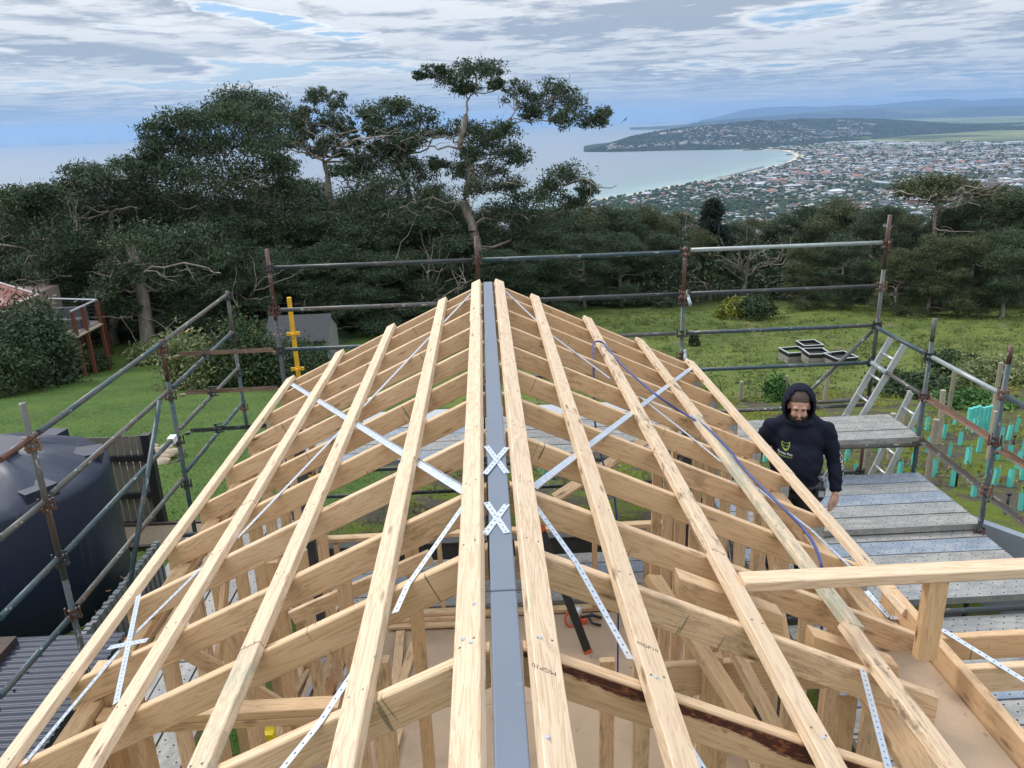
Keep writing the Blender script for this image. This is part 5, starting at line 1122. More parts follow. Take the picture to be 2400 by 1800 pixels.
# stone ring in the lawn
c0 = ong(385, 1085); SR = empty('stone_ring', c0, 'ring of pale stones with an edge strip in the lawn beside the fence', 'stone ring')
stm = plain('pale_stone', (.36, .29, .21), .85, var=.3, sc=9)
def rock(p, s, seed, mt, parent, name='stone'):
    r = random.Random(seed); bm = bmesh.new(); bmesh.ops.create_icosphere(bm, subdivisions=2, radius=1)
    for v_ in bm.verts: v_.co *= 1+.28*mnoise.noise(v_.co*1.3+Vector((seed, 0, 0))); v_.co = Vector((v_.co.x*s, v_.co.y*s*r.uniform(.7, 1.2), v_.co.z*s*.55))
    me = bpy.data.meshes.new(name); bm.to_mesh(me); bm.free(); setmat(me, mt); o = link(name, me, None, p); o.rotation_euler = (0, 0, r.uniform(0, 6)); return reparent(o, parent) if parent else o
for k in range(16):
    a = k*.393; rock(c0+Vector((math.cos(a)*.42*(1 if k % 2 else .7)-.35, math.sin(a)*.62*(1 if k % 2 else .6)+.1, .06)), .15, k, stm, SR)
b = MB(); b.tube([c0+Vector((-.35+.66*math.cos(a), .1+.85*math.sin(a), .02)) for a in [i*.35-1.6 for i in range(10)]], .03, 6); b.obj('edge_strip', brown, SR)
# wire fence with grey posts at the back of the left lawn
WF = empty('wire_fence', ong(520, 900), 'old wire fence with grey wooden posts in front of the dark bushes', 'fence'); wp = []
for a, c, h in ((436, 900, 40), (480, 905, 42), (622, 905, 45), (760, 905, 40)):
    b0 = ong(a, c); hgt = h*(b0-CAMP).length/F; m_ = MB(); m_.tube([b0, b0+Vector((0, 0, hgt))], .05, 7); m_.obj('post', M['old_wood'], WF); wp.append((b0, hgt))
for k in (.3, .6, .95):
    m_ = MB(); m_.tube([q+Vector((0, 0, h*k)) for q, h in wp], .008, 4); m_.obj('wire', M['black'], WF)
b0 = ong(173, 890); m_ = MB(); m_.box((b0.x-.06, b0.y-.04, b0.z), (b0.x+.06, b0.y+.04, b0.z+.36)); m_.tube([b0+Vector((0, 0, .361)), b0+Vector((0, 0, .42))], [.05, .03], 8); tag(m_.obj('garden_marker', plain('white_plastic', (.72, .72, .70), .5)), 'short white marker post alone in the left lawn', 'marker')
# white weatherboard shed
s0 = ony(775, 845, 33.5); SH = empty('garden_shed', Vector((s0.x, 33.5, gz(s0.x, 33.5))), 'pale weatherboard shed with grey metal roof among the bushes', 'shed')
zr_ = ony(700, 756, 33.5).z; ze = ony(700, 800, 33.5).z; zb = gz(s0.x, 33.5)-.2; xa = ony(622, 800, 33.5).x; xb = ony(762, 800, 33.5).x
wb = plain('white_boards', (.20, .21, .205), .9); 
z = zb; 
while z < ze-.05:
    b = MB(); b.box((xa, 33.5, z), (xb, 33.53, z+.165)); b.obj('weatherboard', wb, SH); b = MB(); b.box((xb+.001, 33.5, z), (xb+.03, 36.3, z+.165)); b.obj('weatherboard', wb, SH); z += .18
b = MB(); b.box((xa+.02, 33.54, zb), (xb-.002, 36.3, ze)); b.add([(xb-.05, 33.5, ze), (xb-.05, 36.3, ze), (xb-.05, 34.9, zr_-.02), (xb+.028, 33.5, ze), (xb+.028, 36.3, ze), (xb+.028, 34.9, zr_-.02)], [(0, 2, 1), (3, 4, 5), (0, 3, 5, 2), (1, 2, 5, 4), (0, 1, 4, 3)]); b.obj('wall', wb, SH)
for s in (0, 1):
    ya, yb_ = (33.35, 34.9) if s == 0 else (36.45, 34.9); b = MB(); b.add([(xa-.1, ya, ze-.03), (xb+.12, ya, ze-.03), (xb+.12, yb_, zr_), (xa-.1, yb_, zr_), (xa-.1, ya, ze), (xb+.12, ya, ze), (xb+.12, yb_, zr_+.03), (xa-.1, yb_, zr_+.03)], [(0, 3, 2, 1), (4, 5, 6, 7), (0, 1, 5, 4), (1, 2, 6, 5), (2, 3, 7, 6), (3, 0, 4, 7)])
    b.obj('roof_slope', plain('grey_roof_sheet', (.05, .053, .057), .95), SH)
# tiled roof glimpsed through the limbs
for (a, c, wpx, label) in ((565, 640, 50, 'dark tiled roof glimpsed through limbs left of the corner upright'), (690, 658, 60, 'dark tiled roof glimpsed right of the corner upright')):
    p = ony(a, c, 48); k = 48/F; e = empty('far_house', Vector((p.x, 48, gz(p.x, 48))), label, 'house'); W2 = wpx*k; zb = gz(p.x, 48); zt2 = p.z+.6; ze2 = p.z-.5
    b = MB(); b.box((p.x-W2*.5, 48.3, zb), (p.x+W2*.5, 51.5, ze2)); b.obj('wall', M['old_wood'], e)
    b = MB(); b.add([(p.x-W2*.6, 47.9, ze2), (p.x+W2*.6, 47.9, ze2), (p.x+W2*.35, 49.9, zt2), (p.x-W2*.35, 49.9, zt2), (p.x+W2*.6, 51.9, ze2), (p.x-W2*.6, 51.9, ze2)], [(0, 1, 2, 3), (1, 4, 2), (5, 0, 3), (4, 5, 3, 2), (0, 5, 4, 1)]); b.obj('roof', plain('dark_tiles', (.035, .038, .055), .6), e)
# neighbour: red hipped roof, deck on posts
NH = empty('neighbour_house', onx(0, 800, -26), 'neighbour\'s red ribbed metal roof and raised timber deck at the far left', 'house')
redm = plain('red_roof_sheet', (.26, .105, .09), .45, .1, .12); Yh = 36.0
rp = [ony(-140, 640, 38), ony(0, 665, 38), ony(92, 693, 36.0), ony(40, 713, 33.2), ony(-160, 735, 31.5)]
b = MB(); top = [Vector(q) for q in rp]; b.add(top+[q-Vector((0, 0, .12)) for q in top], [(0, 1, 2, 3, 4)[::-1], (5, 6, 7, 8, 9)]+[(i, (i+1) % 5, (i+1) % 5+5, i+5) for i in range(5)]); b.obj('roof', redm, NH)
for k in range(12):
    t = k/11; p = top[4].lerp(top[3], t); q = top[0].lerp(top[2], min(1, t*.9+.05)); b = MB(); b.tube([p+Vector((0, 0, .04)), q+Vector((0, 0, .04))], .03, 4); b.obj('roof_rib', redm, NH)
b = MB(); b.tube([top[1]+Vector((0, 0, .05)), top[2]+Vector((0, 0, .05)), top[3]+Vector((0, 0, .05))], .05, 5); b.obj('roof_edge', plain('pale_flashing', (.55, .48, .45), .5), NH)
b = MB(); hb = gz(-24, 35)-.5; b.box((-36, 33.5, hb), (ony(30, 700, 36).x, 40, ony(0, 730, 34).z)); b.obj('wall', plain('render_wall', (.30, .22, .19), .8), NH)
dc = plain('deck_boards', (.20, .17, .16), .7); rd = plain('red_posts', (.15, .050, .028), .6)
dp = [ony(176, 785, 33.0), ony(231, 757, 37.0), ony(150, 745, 37.0), ony(60, 790, 33.0)]
dz = sum(q.z for q in dp[:2])/2; corners = [onz(176, 783, dz), onz(236, 752, dz), onz(120, 748, dz), onz(40, 790, dz)]
nb = 16
for k in range(nb):
    t0, t1_ = k/nb, (k+.9)/nb; a, c, d_, e_ = corners[3].lerp(corners[0], t0), corners[3].lerp(corners[0], t1_), corners[2].lerp(corners[1], t1_), corners[2].lerp(corners[1], t0)
    b = MB(); vs = [a, c, d_, e_]; b.add(vs+[q-Vector((0, 0, .06)) for q in vs], [(0, 1, 2, 3), (7, 6, 5, 4), (0, 4, 5, 1), (1, 5, 6, 2), (2, 6, 7, 3), (3, 7, 4, 0)]); b.obj('deck_board', dc, NH)
b = MB(); b.tube([corners[0]-Vector((0, 0, .15)), corners[1]-Vector((0, 0, .15))], .10, 4); b.obj('fascia', M['old_wood'], NH)
for t in (0.05, .42, .98):
    q = corners[0].lerp(corners[1], t); b = MB(); b.box((q.x-.07, q.y-.07, gz(q.x, q.y)-.1), (q.x+.07, q.y+.07, q.z+.95)); b.obj('deck_post', rd, NH)
for a, c in ((262, 832), (200, 820)):
    q = ong(a, c); b = MB(); b.box((q.x-.07, q.y-.07, q.z-.1), (q.x+.07, q.y+.07, dz-.1)); b.obj('deck_post', rd, NH)
for hgt in (1.0,):
    b = MB(); b.tube([corners[0]+Vector((0, 0, hgt)), corners[1]+Vector((0, 0, hgt))], .045, 6); b.tube([corners[1]+Vector((0, 0, hgt)), corners[2]+Vector((0, 0, hgt))], .04, 6); b.obj('handrail', M['alu'], NH)
for k in range(5):
    b = MB(); h2 = .2+.17*k; b.tube([corners[0]+Vector((0, 0, h2)), corners[1]+Vector((0, 0, h2)), corners[2]+Vector((0, 0, h2))], .008, 4); b.obj('rail_wire', M['black'], NH)
q = corners[1].lerp(corners[3], .45); b = MB(); b.box((q.x-.9, q.y-.3, q.z+.02), (q.x+.9, q.y+.35, q.z+.42)); b.box((q.x-.9, q.y+.351, q.z+.02), (q.x+.9, q.y+.5, q.z+.85)); tag(b.obj('outdoor_sofa', plain('grey_fabric', (.10, .10, .11), .9)), 'grey outdoor sofa on the neighbour\'s raised deck', 'sofa')
# low dark sleeper wall and debris beyond the end wall
b = MB(); b.box((-3.6, 8.75, -4.2), (2.9, 8.87, -3.42)); b.box((-3.6, 8.68, -3.419), (2.9, 8.90, -3.40)); tag(b.obj('retaining_wall', plain('damp_concrete', (.10, .10, .095), .8, var=.5, sc=4)), 'low dark damp retaining wall beyond the end window opening', 'wall')
for i, (a, c, z) in enumerate((((830, 1250), (915, 1240), -4.3), ((845, 1210), (915, 1198), -4.35))):
    tag(stick('loose_lath', onz(*a, z), onz(*c, z), .05, .02, M['old_wood'], None), ('thin pale lath on the grass seen through the left rafters', 'second thin lath on the grass, a little further off')[i], 'lath')
# flashing and gravel strip far end, seen through the rafters
b = MB(); b.box((-1.9, 9.75, -2.62), (3.2, 11.2, -2.56)); o = b.obj('lower_roof', plain('pale_roof_sheet', (.42, .44, .45), .5, .2, .1), None); tag(o, 'pale grey metal roof just beyond the end deck, seen between rafters', 'roof')
# concrete tank / wall by the right deck
w0 = onz(2277, 1218, -2.9); b = MB(); pts = [onz(2290, 1222, -2.75), onz(2410, 1265, -2.75)]
b = MB(); p, q = pts; d = (q-p).normalized(); n2_ = Vector((-d.y, d.x, 0)); q = p+d*3.5; p = p-d*.3
b.add([p, q, q+n2_*.1, p+n2_*.1, p-Vector((0, 0, 1.4)), q-Vector((0, 0, 1.4)), q+n2_*.1-Vector((0, 0, 1.4)), p+n2_*.1-Vector((0, 0, 1.4))], [(0, 1, 2, 3), (7, 6, 5, 4), (0, 4, 5, 1), (1, 5, 6, 2), (2, 6, 7, 3), (3, 7, 4, 0)])
tag(b.obj('concrete_wall', plain('blue_grey_concrete', (.26, .30, .34), .8, var=.3, sc=4)), 'blue-grey concrete wall with a white top edge below the right deck', 'wall')
# ================================================================== sea, coast, town and hills
ZS = -240.0
def seap(x, y, z=ZS): return onz(x, y, z)
coast_px = [(1180, 512), (1240, 497), (1317, 483), (1417, 467), (1500, 455), (1580, 437), (1650, 427), (1715, 415), (1768, 405), (1813, 391), (1850, 381), (1866, 374), (1874, 366), (1868, 359), (1840, 353), (1790, 350.5), (1740, 350), (1680, 350), (1600, 351.5), (1500, 354), (1430, 355.5), (1372, 355.5)]
coast = [seap(*q) for q in coast_px]
tip = coast[-1]
# land: runs from under the hill along the coast to the headland, then far back to the horizon on the right
back = [seap(1400, 345), seap(1480, 332), seap(1570, 318), seap(1640, 309), seap(1700, 304.5)]
spit = [seap(1560, 304), seap(1475, 304.5), seap(1500, 301), seap(1600, 296), seap(1680, 290), seap(1760, 284)]
outer = coast+back+spit+[Vector((19000, 26500, ZS)), Vector((30000, 16000, ZS)), Vector((22000, 2500, ZS)), Vector((1500, 700, ZS)), Vector((200, 1100, ZS)), Vector((-350, 1250, ZS))]
poly = [Vector((p.x, p.y, 0)) for p in outer]; tri = tessellate_polygon([poly])
g = G('plain_land'); v = g.map(); n1 = g.noise(v, .0016, 6, .6); n2 = g.noise(v, .012, 5, .65); n3 = g.noise(v, .05, 4, .6)
c = g.mix(g.ss(n1, .42, .60), (.060, .085, .045), (.13, .15, .075)); c = g.mix(g.ss(n2, .50, .66), c, (.045, .065, .04)); c = g.mix(g.m('MULTIPLY', g.ss(n3, .5, .68), .6), c, (.16, .15, .12))
p = g.sep(g.tc.outputs['Object']); gold = g.m('MULTIPLY', g.ss(p[1], 5600, 6600), g.ss(g.noise(v, .0008, 4, .6), .40, .52)); c = g.mix(gold, c, g.mix(g.ss(n1, .4, .6), (.26, .26, .13), (.16, .20, .09)))
land = link('plain', meshdata('plain', [(q.x, q.y, ZS) for q in poly], [tuple(t) for t in tri], g.fin(c, .95, 0, .1))); tag(land, kind='structure')
# beach
bv = []; bf = []; cp = coast[2:-3]; 
for i, q in enumerate(cp):
    d = (cp[min(i+1, len(cp)-1)]-cp[max(i-1, 0)]).normalized(); nrm = Vector((d.y, -d.x, 0)); wd_ = 34 if i < len(cp)-4 else 16
    bv += [(q.x-nrm.x*22, q.y-nrm.y*22, ZS+.5), (q.x+nrm.x*wd_, q.y+nrm.y*wd_, ZS+1.4)]
bf = [(2*i, 2*i+1, 2*i+3, 2*i+2) for i in range(len(cp)-1)]
tag(link('beach', meshdata('beach', bv, bf, plain('sand', (.60, .50, .37), .9, var=.1, sc=.01))), kind='structure')
# sea with shallow water towards the shore
ang = np.radians(np.linspace(-75, 75, 260)); rad_ = np.concatenate([[700], np.geomspace(900, 27500, 110)])
V = np.array([(r_*math.sin(a), r_*math.cos(a), ZS-1.5) for r_ in rad_ for a in ang]); na = len(ang)
Tq = np.array([(j*na+i, j*na+i+1, (j+1)*na+i+1, (j+1)*na+i) for j in range(len(rad_)-1) for i in range(na-1)])
cc = np.array([(q.x, q.y) for q in coast[:-5]]); 
def dseg(P, A, B): 
    ab = B-A; t = np.clip(((P-A)@ab)/(ab@ab), 0, 1); return np.linalg.norm(P-(A+t[:, None]*ab), axis=1)
dist = np.min([dseg(V[:, :2], cc[i], cc[i+1]) for i in range(len(cc)-1)], axis=0)
g = G('sea_water'); at = g.t.nodes.new('ShaderNodeAttribute'); at.attribute_name = 'shallow'; v = g.map(); n = g.noise(v, .004, 5, .6); nn_ = g.noise(g.map((.0006, .0016, 1)), 1.0, 5, .6, .4)
k = g.m('ADD', at.outputs['Fac'], g.m('MULTIPLY', g.m('SUBTRACT', n, .5), .16))
c = g.ramp(k, [(0, (.20, .235, .27)), (.45, (.19, .245, .275)), (.78, (.19, .28, .28)), (1, (.30, .42, .38))])
c = g.mix(g.m('MULTIPLY', g.ss(nn_, .48, .62), .45), c, (.125, .20, .29))
sw = g.noise(g.map((.02, .06, 1)), 1.0, 4, .6); g.bump(sw, .25, 3.0)
me = trimesh('sea', V, Tq, g.fin(c, .30, 0, .5), True); a_ = me.attributes.new('shallow', 'FLOAT', 'POINT'); a_.data.foreach_set('value', np.clip(1-dist/900.0, 0, 1).astype(np.float32))
tag(link('sea', me), kind='structure')

# hills as real swells of ground: front foot, crest and back foot, from the coast inland
def hill(name, foot, crest, back_h, mt, rough, seed, zfoot=ZS+1, nseg=120, nrow=14):
    """foot: (px,py) on the plain; crest: (px,py,extra distance) -> height follows from where the skyline sits"""
    fx_ = np.array([q[0] for q in foot]); fy = np.array([q[1] for q in foot]); cx = np.array([q[0] for q in crest]); cy = np.array([q[1] for q in crest]); ce = np.array([q[2] for q in crest])
    U = np.linspace(max(fx_.min(), cx.min()), min(fx_.max(), cx.max()), nseg); Vs = []; FR = []
    for u in U:
        a = seap(u, float(np.interp(u, fx_, fy)), zfoot); dd = math.hypot(a.x, a.y); D2 = dd+float(np.interp(u, cx, ce)); r_ = ray(u, float(np.interp(u, cx, cy))); kk = D2/math.hypot(r_.x, r_.y); cpt = CAMP+r_*kk
        cpt.z = max(cpt.z, zfoot); bk = Vector((cpt.x, cpt.y, zfoot))*1.0; bk = Vector((cpt.x*1.25, cpt.y*1.25, ZS-3)); FR.append((a, cpt))
        for j in range(nrow+5):
            if j <= nrow:
                t = j/nrow; q = a.lerp(cpt, t); q.z = a.z+(cpt.z-a.z)*math.sin(t*math.pi/2)**1.15
                q.z += rough*math.sin(t*math.pi)*mnoise.fractal(Vector((q.x*.0018+seed, q.y*.0018, 0)), 1, 2, 4)*(cpt.z-a.z)
            else:
                t = (j-nrow)/4; q = cpt.lerp(bk, t); q.z = bk.z+(cpt.z-bk.z)*math.cos(t*math.pi/2)
            Vs.append(tuple(q))
    nr = nrow+5; T_ = np.array([(i*nr+j, (i+1)*nr+j, (i+1)*nr+j+1, i*nr+j+1) for i in range(nseg-1) for j in range(nr-1)])
    o = link(name, trimesh(name, np.array(Vs), T_, mt, True)); tag(o, kind='structure'); return FR, np.array(Vs).reshape(nseg, nr, 3)
def hill_mat(name, a, b, c_, sc, amt=.5, lo=.55):
    g = G(name); v = g.map(); c = g.mix(g.ss(g.noise(v, sc*6, 5, .65), .4, .6), a, b); c = g.mix(g.m('MULTIPLY', g.ss(g.noise(v, sc, 5, .6), lo, lo+.04), amt), c, c_); return g.fin(c, .95, 0, .1)
h1m = hill_mat('headland_bush', (.016, .030, .028), (.036, .052, .040), (.15, .21, .07), .0011, .8, .60)
FR1, HV1 = hill('headland', [(1368, 355.5), (1430, 355.5), (1500, 354), (1600, 351.5), (1700, 350), (1790, 349), (1860, 342), (1940, 335), (2040, 327), (2120, 318), (2230, 312), (2320, 305), (2460, 303)],
     [(1368, 354.5, 120), (1400, 346, 500), (1430, 337, 700), (1480, 319, 1100), (1540, 307, 1500), (1600, 300, 1800), (1700, 291, 2200), (1800, 284, 2600), (1880, 279, 2900), (1980, 277, 3000), (2060, 279, 3000), (2140, 283, 2500), (2230, 290, 2000), (2320, 293, 1500), (2460, 285, 1500)], 0, h1m, .35, 3)
h2m = hill_mat('far_ridge_bush_haze_blue', (.014, .026, .036), (.03, .045, .05), (.12, .14, .09), .0006, .6, .56)  # bush colour with the blue of distant air painted into it
hill('far_spit', [(1476, 303.8), (1600, 301), (1700, 298), (1800, 292), (2000, 283), (2200, 276), (2460, 270)],
     [(1476, 303, 100), (1540, 297.5, 500), (1600, 293, 900), (1650, 284, 1500), (1750, 276, 2500), (1850, 268, 3000), (1950, 260, 3500), (2060, 254, 3500), (2150, 254, 3500), (2300, 249, 3500), (2460, 247, 3500)], 0, h2m, .2, 8)
h3m = hill_mat('distant_mountain_haze_blue', (.01, .02, .035), (.015, .025, .04), (.02, .03, .045), .0004)  # haze blue is put into the mountain colour, besides the air volume
hill('far_mountains', [(1640, 287), (1800, 281), (2000, 275), (2460, 260)], [(1640, 282, 7000), (1672, 276, 7000), (1715, 265, 7000), (1745, 257, 7000), (1800, 251, 7000), (1860, 249, 7000), (1930, 250, 7000), (1990, 246, 7000), (2040, 247, 7000), (2120, 239, 7000), (2220, 231, 7000), (2270, 236, 7000), (2330, 231.5, 7000), (2460, 228, 7000)], 0, h3m, .1, 5)

# ---- town: houses as separate objects nearest the camera, the rest as one mass; trees between them
cpoly = [(q.x, q.y) for q in outer]
def inside(x, y):
    c_ = False; n_ = len(cpoly); j = n_-1
    for i in range(n_):
        xi, yi = cpoly[i]; xj, yj = cpoly[j]
        if (yi > y) != (yj > y) and x < (xj-xi)*(y-yi)/(yj-yi)+xi: c_ = not c_
        j = i
    return c_
inner = [(q.x, q.y) for q in coast]
def cdist(x, y): return min(math.hypot(x-(a.x), y-a.y) for a in coast)
wallm = [plain('house_wall_%s' % n_, c, .8, var=.08, sc=.3) for n_, c in (('white', (.50, .49, .47)), ('cream', (.52, .47, .38)), ('brick', (.27, .15, .11)), ('grey', (.34, .35, .37)))]
roofm = [plain('house_roof_%s' % n_, c, .55, var=.12, sc=.3) for n_, c in (('pale', (.42, .45, .50)), ('light_grey', (.33, .36, .41)), ('charcoal', (.07, .075, .09)), ('terracotta', (.30, .13, .09)), ('brown', (.17, .11, .09)), ('white', (.55, .57, .60)))]
kinds = []
def house_arr(w_, d_, h, rh, hip):
    x, y = w_/2, d_/2; v = [(-x, -y, 0), (x, -y, 0), (x, y, 0), (-x, y, 0), (-x, -y, h), (x, -y, h), (x, y, h), (-x, y, h)]
    e = 1.08; k = x-(y if hip else 0)*.9; v += [(-x*e, -y*e, h), (x*e, -y*e, h), (x*e, y*e, h), (-x*e, y*e, h), (-k if hip else -x*e, 0, h+rh), (k if hip else x*e, 0, h+rh)]
    wq = [(0, 1, 5, 4), (1, 2, 6, 5), (2, 3, 7, 6), (3, 0, 4, 7)]; rq = [(8, 9, 13, 12), (10, 11, 12, 13), (9, 10, 13, 13), (11, 8, 12, 12)]
    return np.array(v, float), wq, rq
HK = [house_arr(16, 11, 3.6, 2.4, True), house_arr(20, 9, 3.4, 2.0, False), house_arr(13, 12, 6.0, 1.6, True), house_arr(24, 13, 4.0, 1.4, False), house_arr(11, 9, 3.2, 2.4, False)]
r = np.random.default_rng(21); spots = []
def scatter(n_, pxr, pyr, keep):
    k = 0
    while k < n_:
        x = r.uniform(*pxr); y = pyr[0]+(pyr[1]-pyr[0])*r.random()**.9; q = seap(x, y)
        if not inside(q.x, q.y) or not keep(x, y, q): k += .15; continue
        spots.append((q.x, q.y, ZS, x, y)); k += 1
def mask(x, y, q):
    if cdist(q.x, q.y) < 60: return False
    nz = mnoise.noise(Vector((q.x*.0016, q.y*.0016, 2)))
    n2_ = mnoise.noise(Vector((q.x*.0006, q.y*.0006, 7)))
    return r.random() < .78+.8*nz+.25*n2_
scatter(4200, (1180, 2480), (425, 560), mask)
scatter(4600, (1560, 2480), (352, 435), mask)
scatter(1500, (1780, 2480), (335, 362), lambda x, y, q: cdist(q.x, q.y) > 60 and r.random() < .8)
# houses on the headland's bay-facing slope
nsg = HV1.shape[0]; hs = []
for i in range(1500):
    a = r.integers(6, int(nsg*.62)); b_ = r.uniform(1.2, 9.5); j = int(b_); q = HV1[a, j]*(1-(b_-j))+HV1[a, j+1]*(b_-j); f_ = r.random(); q = q*(1-f_)+(HV1[min(a+1, nsg-1), j]*(1-(b_-j))+HV1[min(a+1, nsg-1), j+1]*(b_-j))*f_
    if mnoise.noise(Vector((q[0]*.002, q[1]*.002, 5))) > -.12 and j > 1: hs.append((q[0], q[1], q[2]-.5))
allh = [(x, y, z) for x, y, z, _, _ in spots]+hs
order = sorted(range(len(allh)), key=lambda i: allh[i][0]**2+allh[i][1]**2)
def col_pick(pr=None):
    return r.choice(6, p=[.16, .26, .24, .15, .14, .05]), r.choice(4, p=[.35, .30, .15, .20])
# individuals: the 300 nearest that the picture can show above the tree line
meshes = {}
def hmesh(k, rc, wc):
    if (k, rc, wc) in meshes: return meshes[(k, rc, wc)]
    v, wq, rq = HK[k]; rq2 = [f if len(set(f)) == 4 else f[:3] for f in rq]; me = bpy.data.meshes.new('town_house'); me.from_pydata([tuple(a) for a in v], [], wq+rq2); setmat(me, [wallm[wc], roofm[rc]])
    me.polygons.foreach_set('material_index', [0]*4+[1]*4); meshes[(k, rc, wc)] = me; return me
cnt = 0; rest = []
def on_screen(x, y, z):
    d_ = ROT.transposed() @ (Vector((x, y, z))-CAMP); return 1200+F*d_.x/d_.z, 900+F*d_.y/d_.z
for i in order:
    x, y, z = allh[i]; sx, sy = on_screen(x, y, z)
    if cnt < 300 and 1230 < sx < 2400 and sy < 505 and not (sx > 1850 and sy > 470):
        rc, wc = col_pick(); o = link('town_house', hmesh(int(r.integers(0, 5)), int(rc), int(wc)), None, (x, y, z)); o.rotation_euler = (0, 0, r.normal()*.25+(math.pi/2 if r.random() < .3 else 0)+.25); s = r.uniform(.65, 1.1); o.scale = (s, s, s)
        tag(o, 'small low house in the seaside town beyond the trees', 'house', 'houses of the town below'); cnt += 1
    else: rest.append((x, y, z))
VV = []; FF = []; FM = []; nb_ = 0
for x, y, z in rest:
    v, wq, rq = HK[int(r.integers(0, 5))]; a = r.normal()*.25+(math.pi/2 if r.random() < .3 else 0)+.25; s = r.uniform(.6, 1.15)*(2.3 if r.random() < .03 else 1); ca, sa = math.cos(a)*s, math.sin(a)*s; rc, wc = col_pick()
    VV.append(np.stack([v[:, 0]*ca-v[:, 1]*sa+x, v[:, 0]*sa+v[:, 1]*ca+y, v[:, 2]*s+z], 1))
    for f in wq: FF.append((f[0]+nb_, f[1]+nb_, f[2]+nb_)); FF.append((f[0]+nb_, f[2]+nb_, f[3]+nb_)); FM += [wc, wc]
    for f in rq:
        FF.append((f[0]+nb_, f[1]+nb_, f[2]+nb_)); FM.append(4+rc)
        if len(set(f)) == 4: FF.append((f[0]+nb_, f[2]+nb_, f[3]+nb_)); FM.append(4+rc)
    nb_ += len(v)
tag(link('far_town', trimesh('far_town', np.concatenate(VV), np.array(FF), wallm+roofm, False, FM)), 'far streets of houses spreading over the plain and headland', 'town', kind='stuff')
# industrial sheds at the back of the town
shm = roofm[5]
for i in range(26):
    x = r.uniform(2000, 2400) if i > 8 else r.uniform(1950, 2100); q = seap(x, r.uniform(331, 341)); w_, d_ = r.uniform(50, 130), r.uniform(30, 60); b = MB(); b.box((q.x-w_/2, q.y-d_/2, ZS), (q.x+w_/2, q.y+d_/2, ZS+9)); tag(b.obj('industrial_shed', shm), 'long white industrial shed at the back of the town', 'shed', 'industrial sheds behind the town')
# trees among the houses
ico = bmesh.new(); bmesh.ops.create_icosphere(ico, subdivisions=1, radius=1); iv = np.array([tuple(v_.co) for v_ in ico.verts]); itf = np.array([[v_.index for v_ in f.verts] for f in ico.faces]); ico.free()
VV = []; FF = []; nb_ = 0; tp = []
while len(tp) < 19000:
    x = r.uniform(1200, 2480); y = 333+(575-333)*r.random()**1.15; q = seap(x, y)
    if inside(q.x, q.y) and cdist(q.x, q.y) > 15: tp.append((q.x, q.y, ZS))
for q in coast[1:-6]:
    pass
cs_ = coast[1:-6]
for i in range(len(cs_)-1):
    for k in range(46):
        q = cs_[i].lerp(cs_[i+1], r.random()); d = (cs_[i+1]-cs_[i]).normalized(); nrm = Vector((d.y, -d.x, 0)); q = q+nrm*r.uniform(42, 85); tp.append((q.x, q.y, ZS))
for i in range(5200):
    a = r.integers(2, nsg-1); j = r.integers(0, 14); q = HV1[a, j]*(1-r.random()*.5)+HV1[a, j+1]*0; f_, g_ = r.random(), r.random(); q = (HV1[a, j]*(1-f_)+HV1[a, j+1]*f_)*(1-g_)+(HV1[a-1, j]*(1-f_)+HV1[a-1, j+1]*f_)*g_; tp.append((q[0], q[1], q[2]-1))
for x, y, z in tp:
    s = r.uniform(2.6, 7.5); v = iv*np.array([s, s, s*r.uniform(.6, 1.0)])*(1+.35*(r.random((len(iv), 1))-.5)); VV.append(v+np.array([x, y, z+s*.5])); FF.append(itf+nb_); nb_ += len(iv)
g = G('town_tree'); v = g.map(); c = g.mix(g.ss(g.noise(v, .02, 4, .7), .4, .6), (.028, .048, .030), (.060, .085, .045)); tag(link('town_trees', trimesh('town_trees', np.concatenate(VV), np.concatenate(FF), g.fin(c, .9, 0, .1))), 'street and garden trees scattered all through the far town', 'trees', kind='stuff')
def road(name, pts, wd):
    bv = []
    for i, q in enumerate(pts):
        d = (pts[min(i+1, len(pts)-1)]-pts[max(i-1, 0)]).normalized(); nrm = Vector((d.y, -d.x, 0)); bv += [q-nrm*wd+Vector((0, 0, .45)), q+nrm*wd+Vector((0, 0, .45))]
    tag(link(name, meshdata(name, bv, [(2*i, 2*i+1, 2*i+3, 2*i+2) for i in range(len(pts)-1)], roadm)), kind='structure')
roadm = plain('street_asphalt', (.17, .17, .175), .8, sc=.01)
for k in range(9): z_ = .25+k*.02; road('street', [seap(1330+k*95, 505-k*4)+Vector((0, 0, z_)), seap(1600+k*70, 440-k*6)+Vector((0, 0, z_)), seap(1790+k*62, 390-k*4)+Vector((0, 0, z_))], 9)
for k in range(7): z_ = .05+k*.02; road('street', [seap(1400+k*70, 486-k*18)+Vector((0, 0, z_)), seap(1900+k*40, 488-k*20)+Vector((0, 0, z_)), seap(2450, 484-k*21)+Vector((0, 0, z_))], 9)
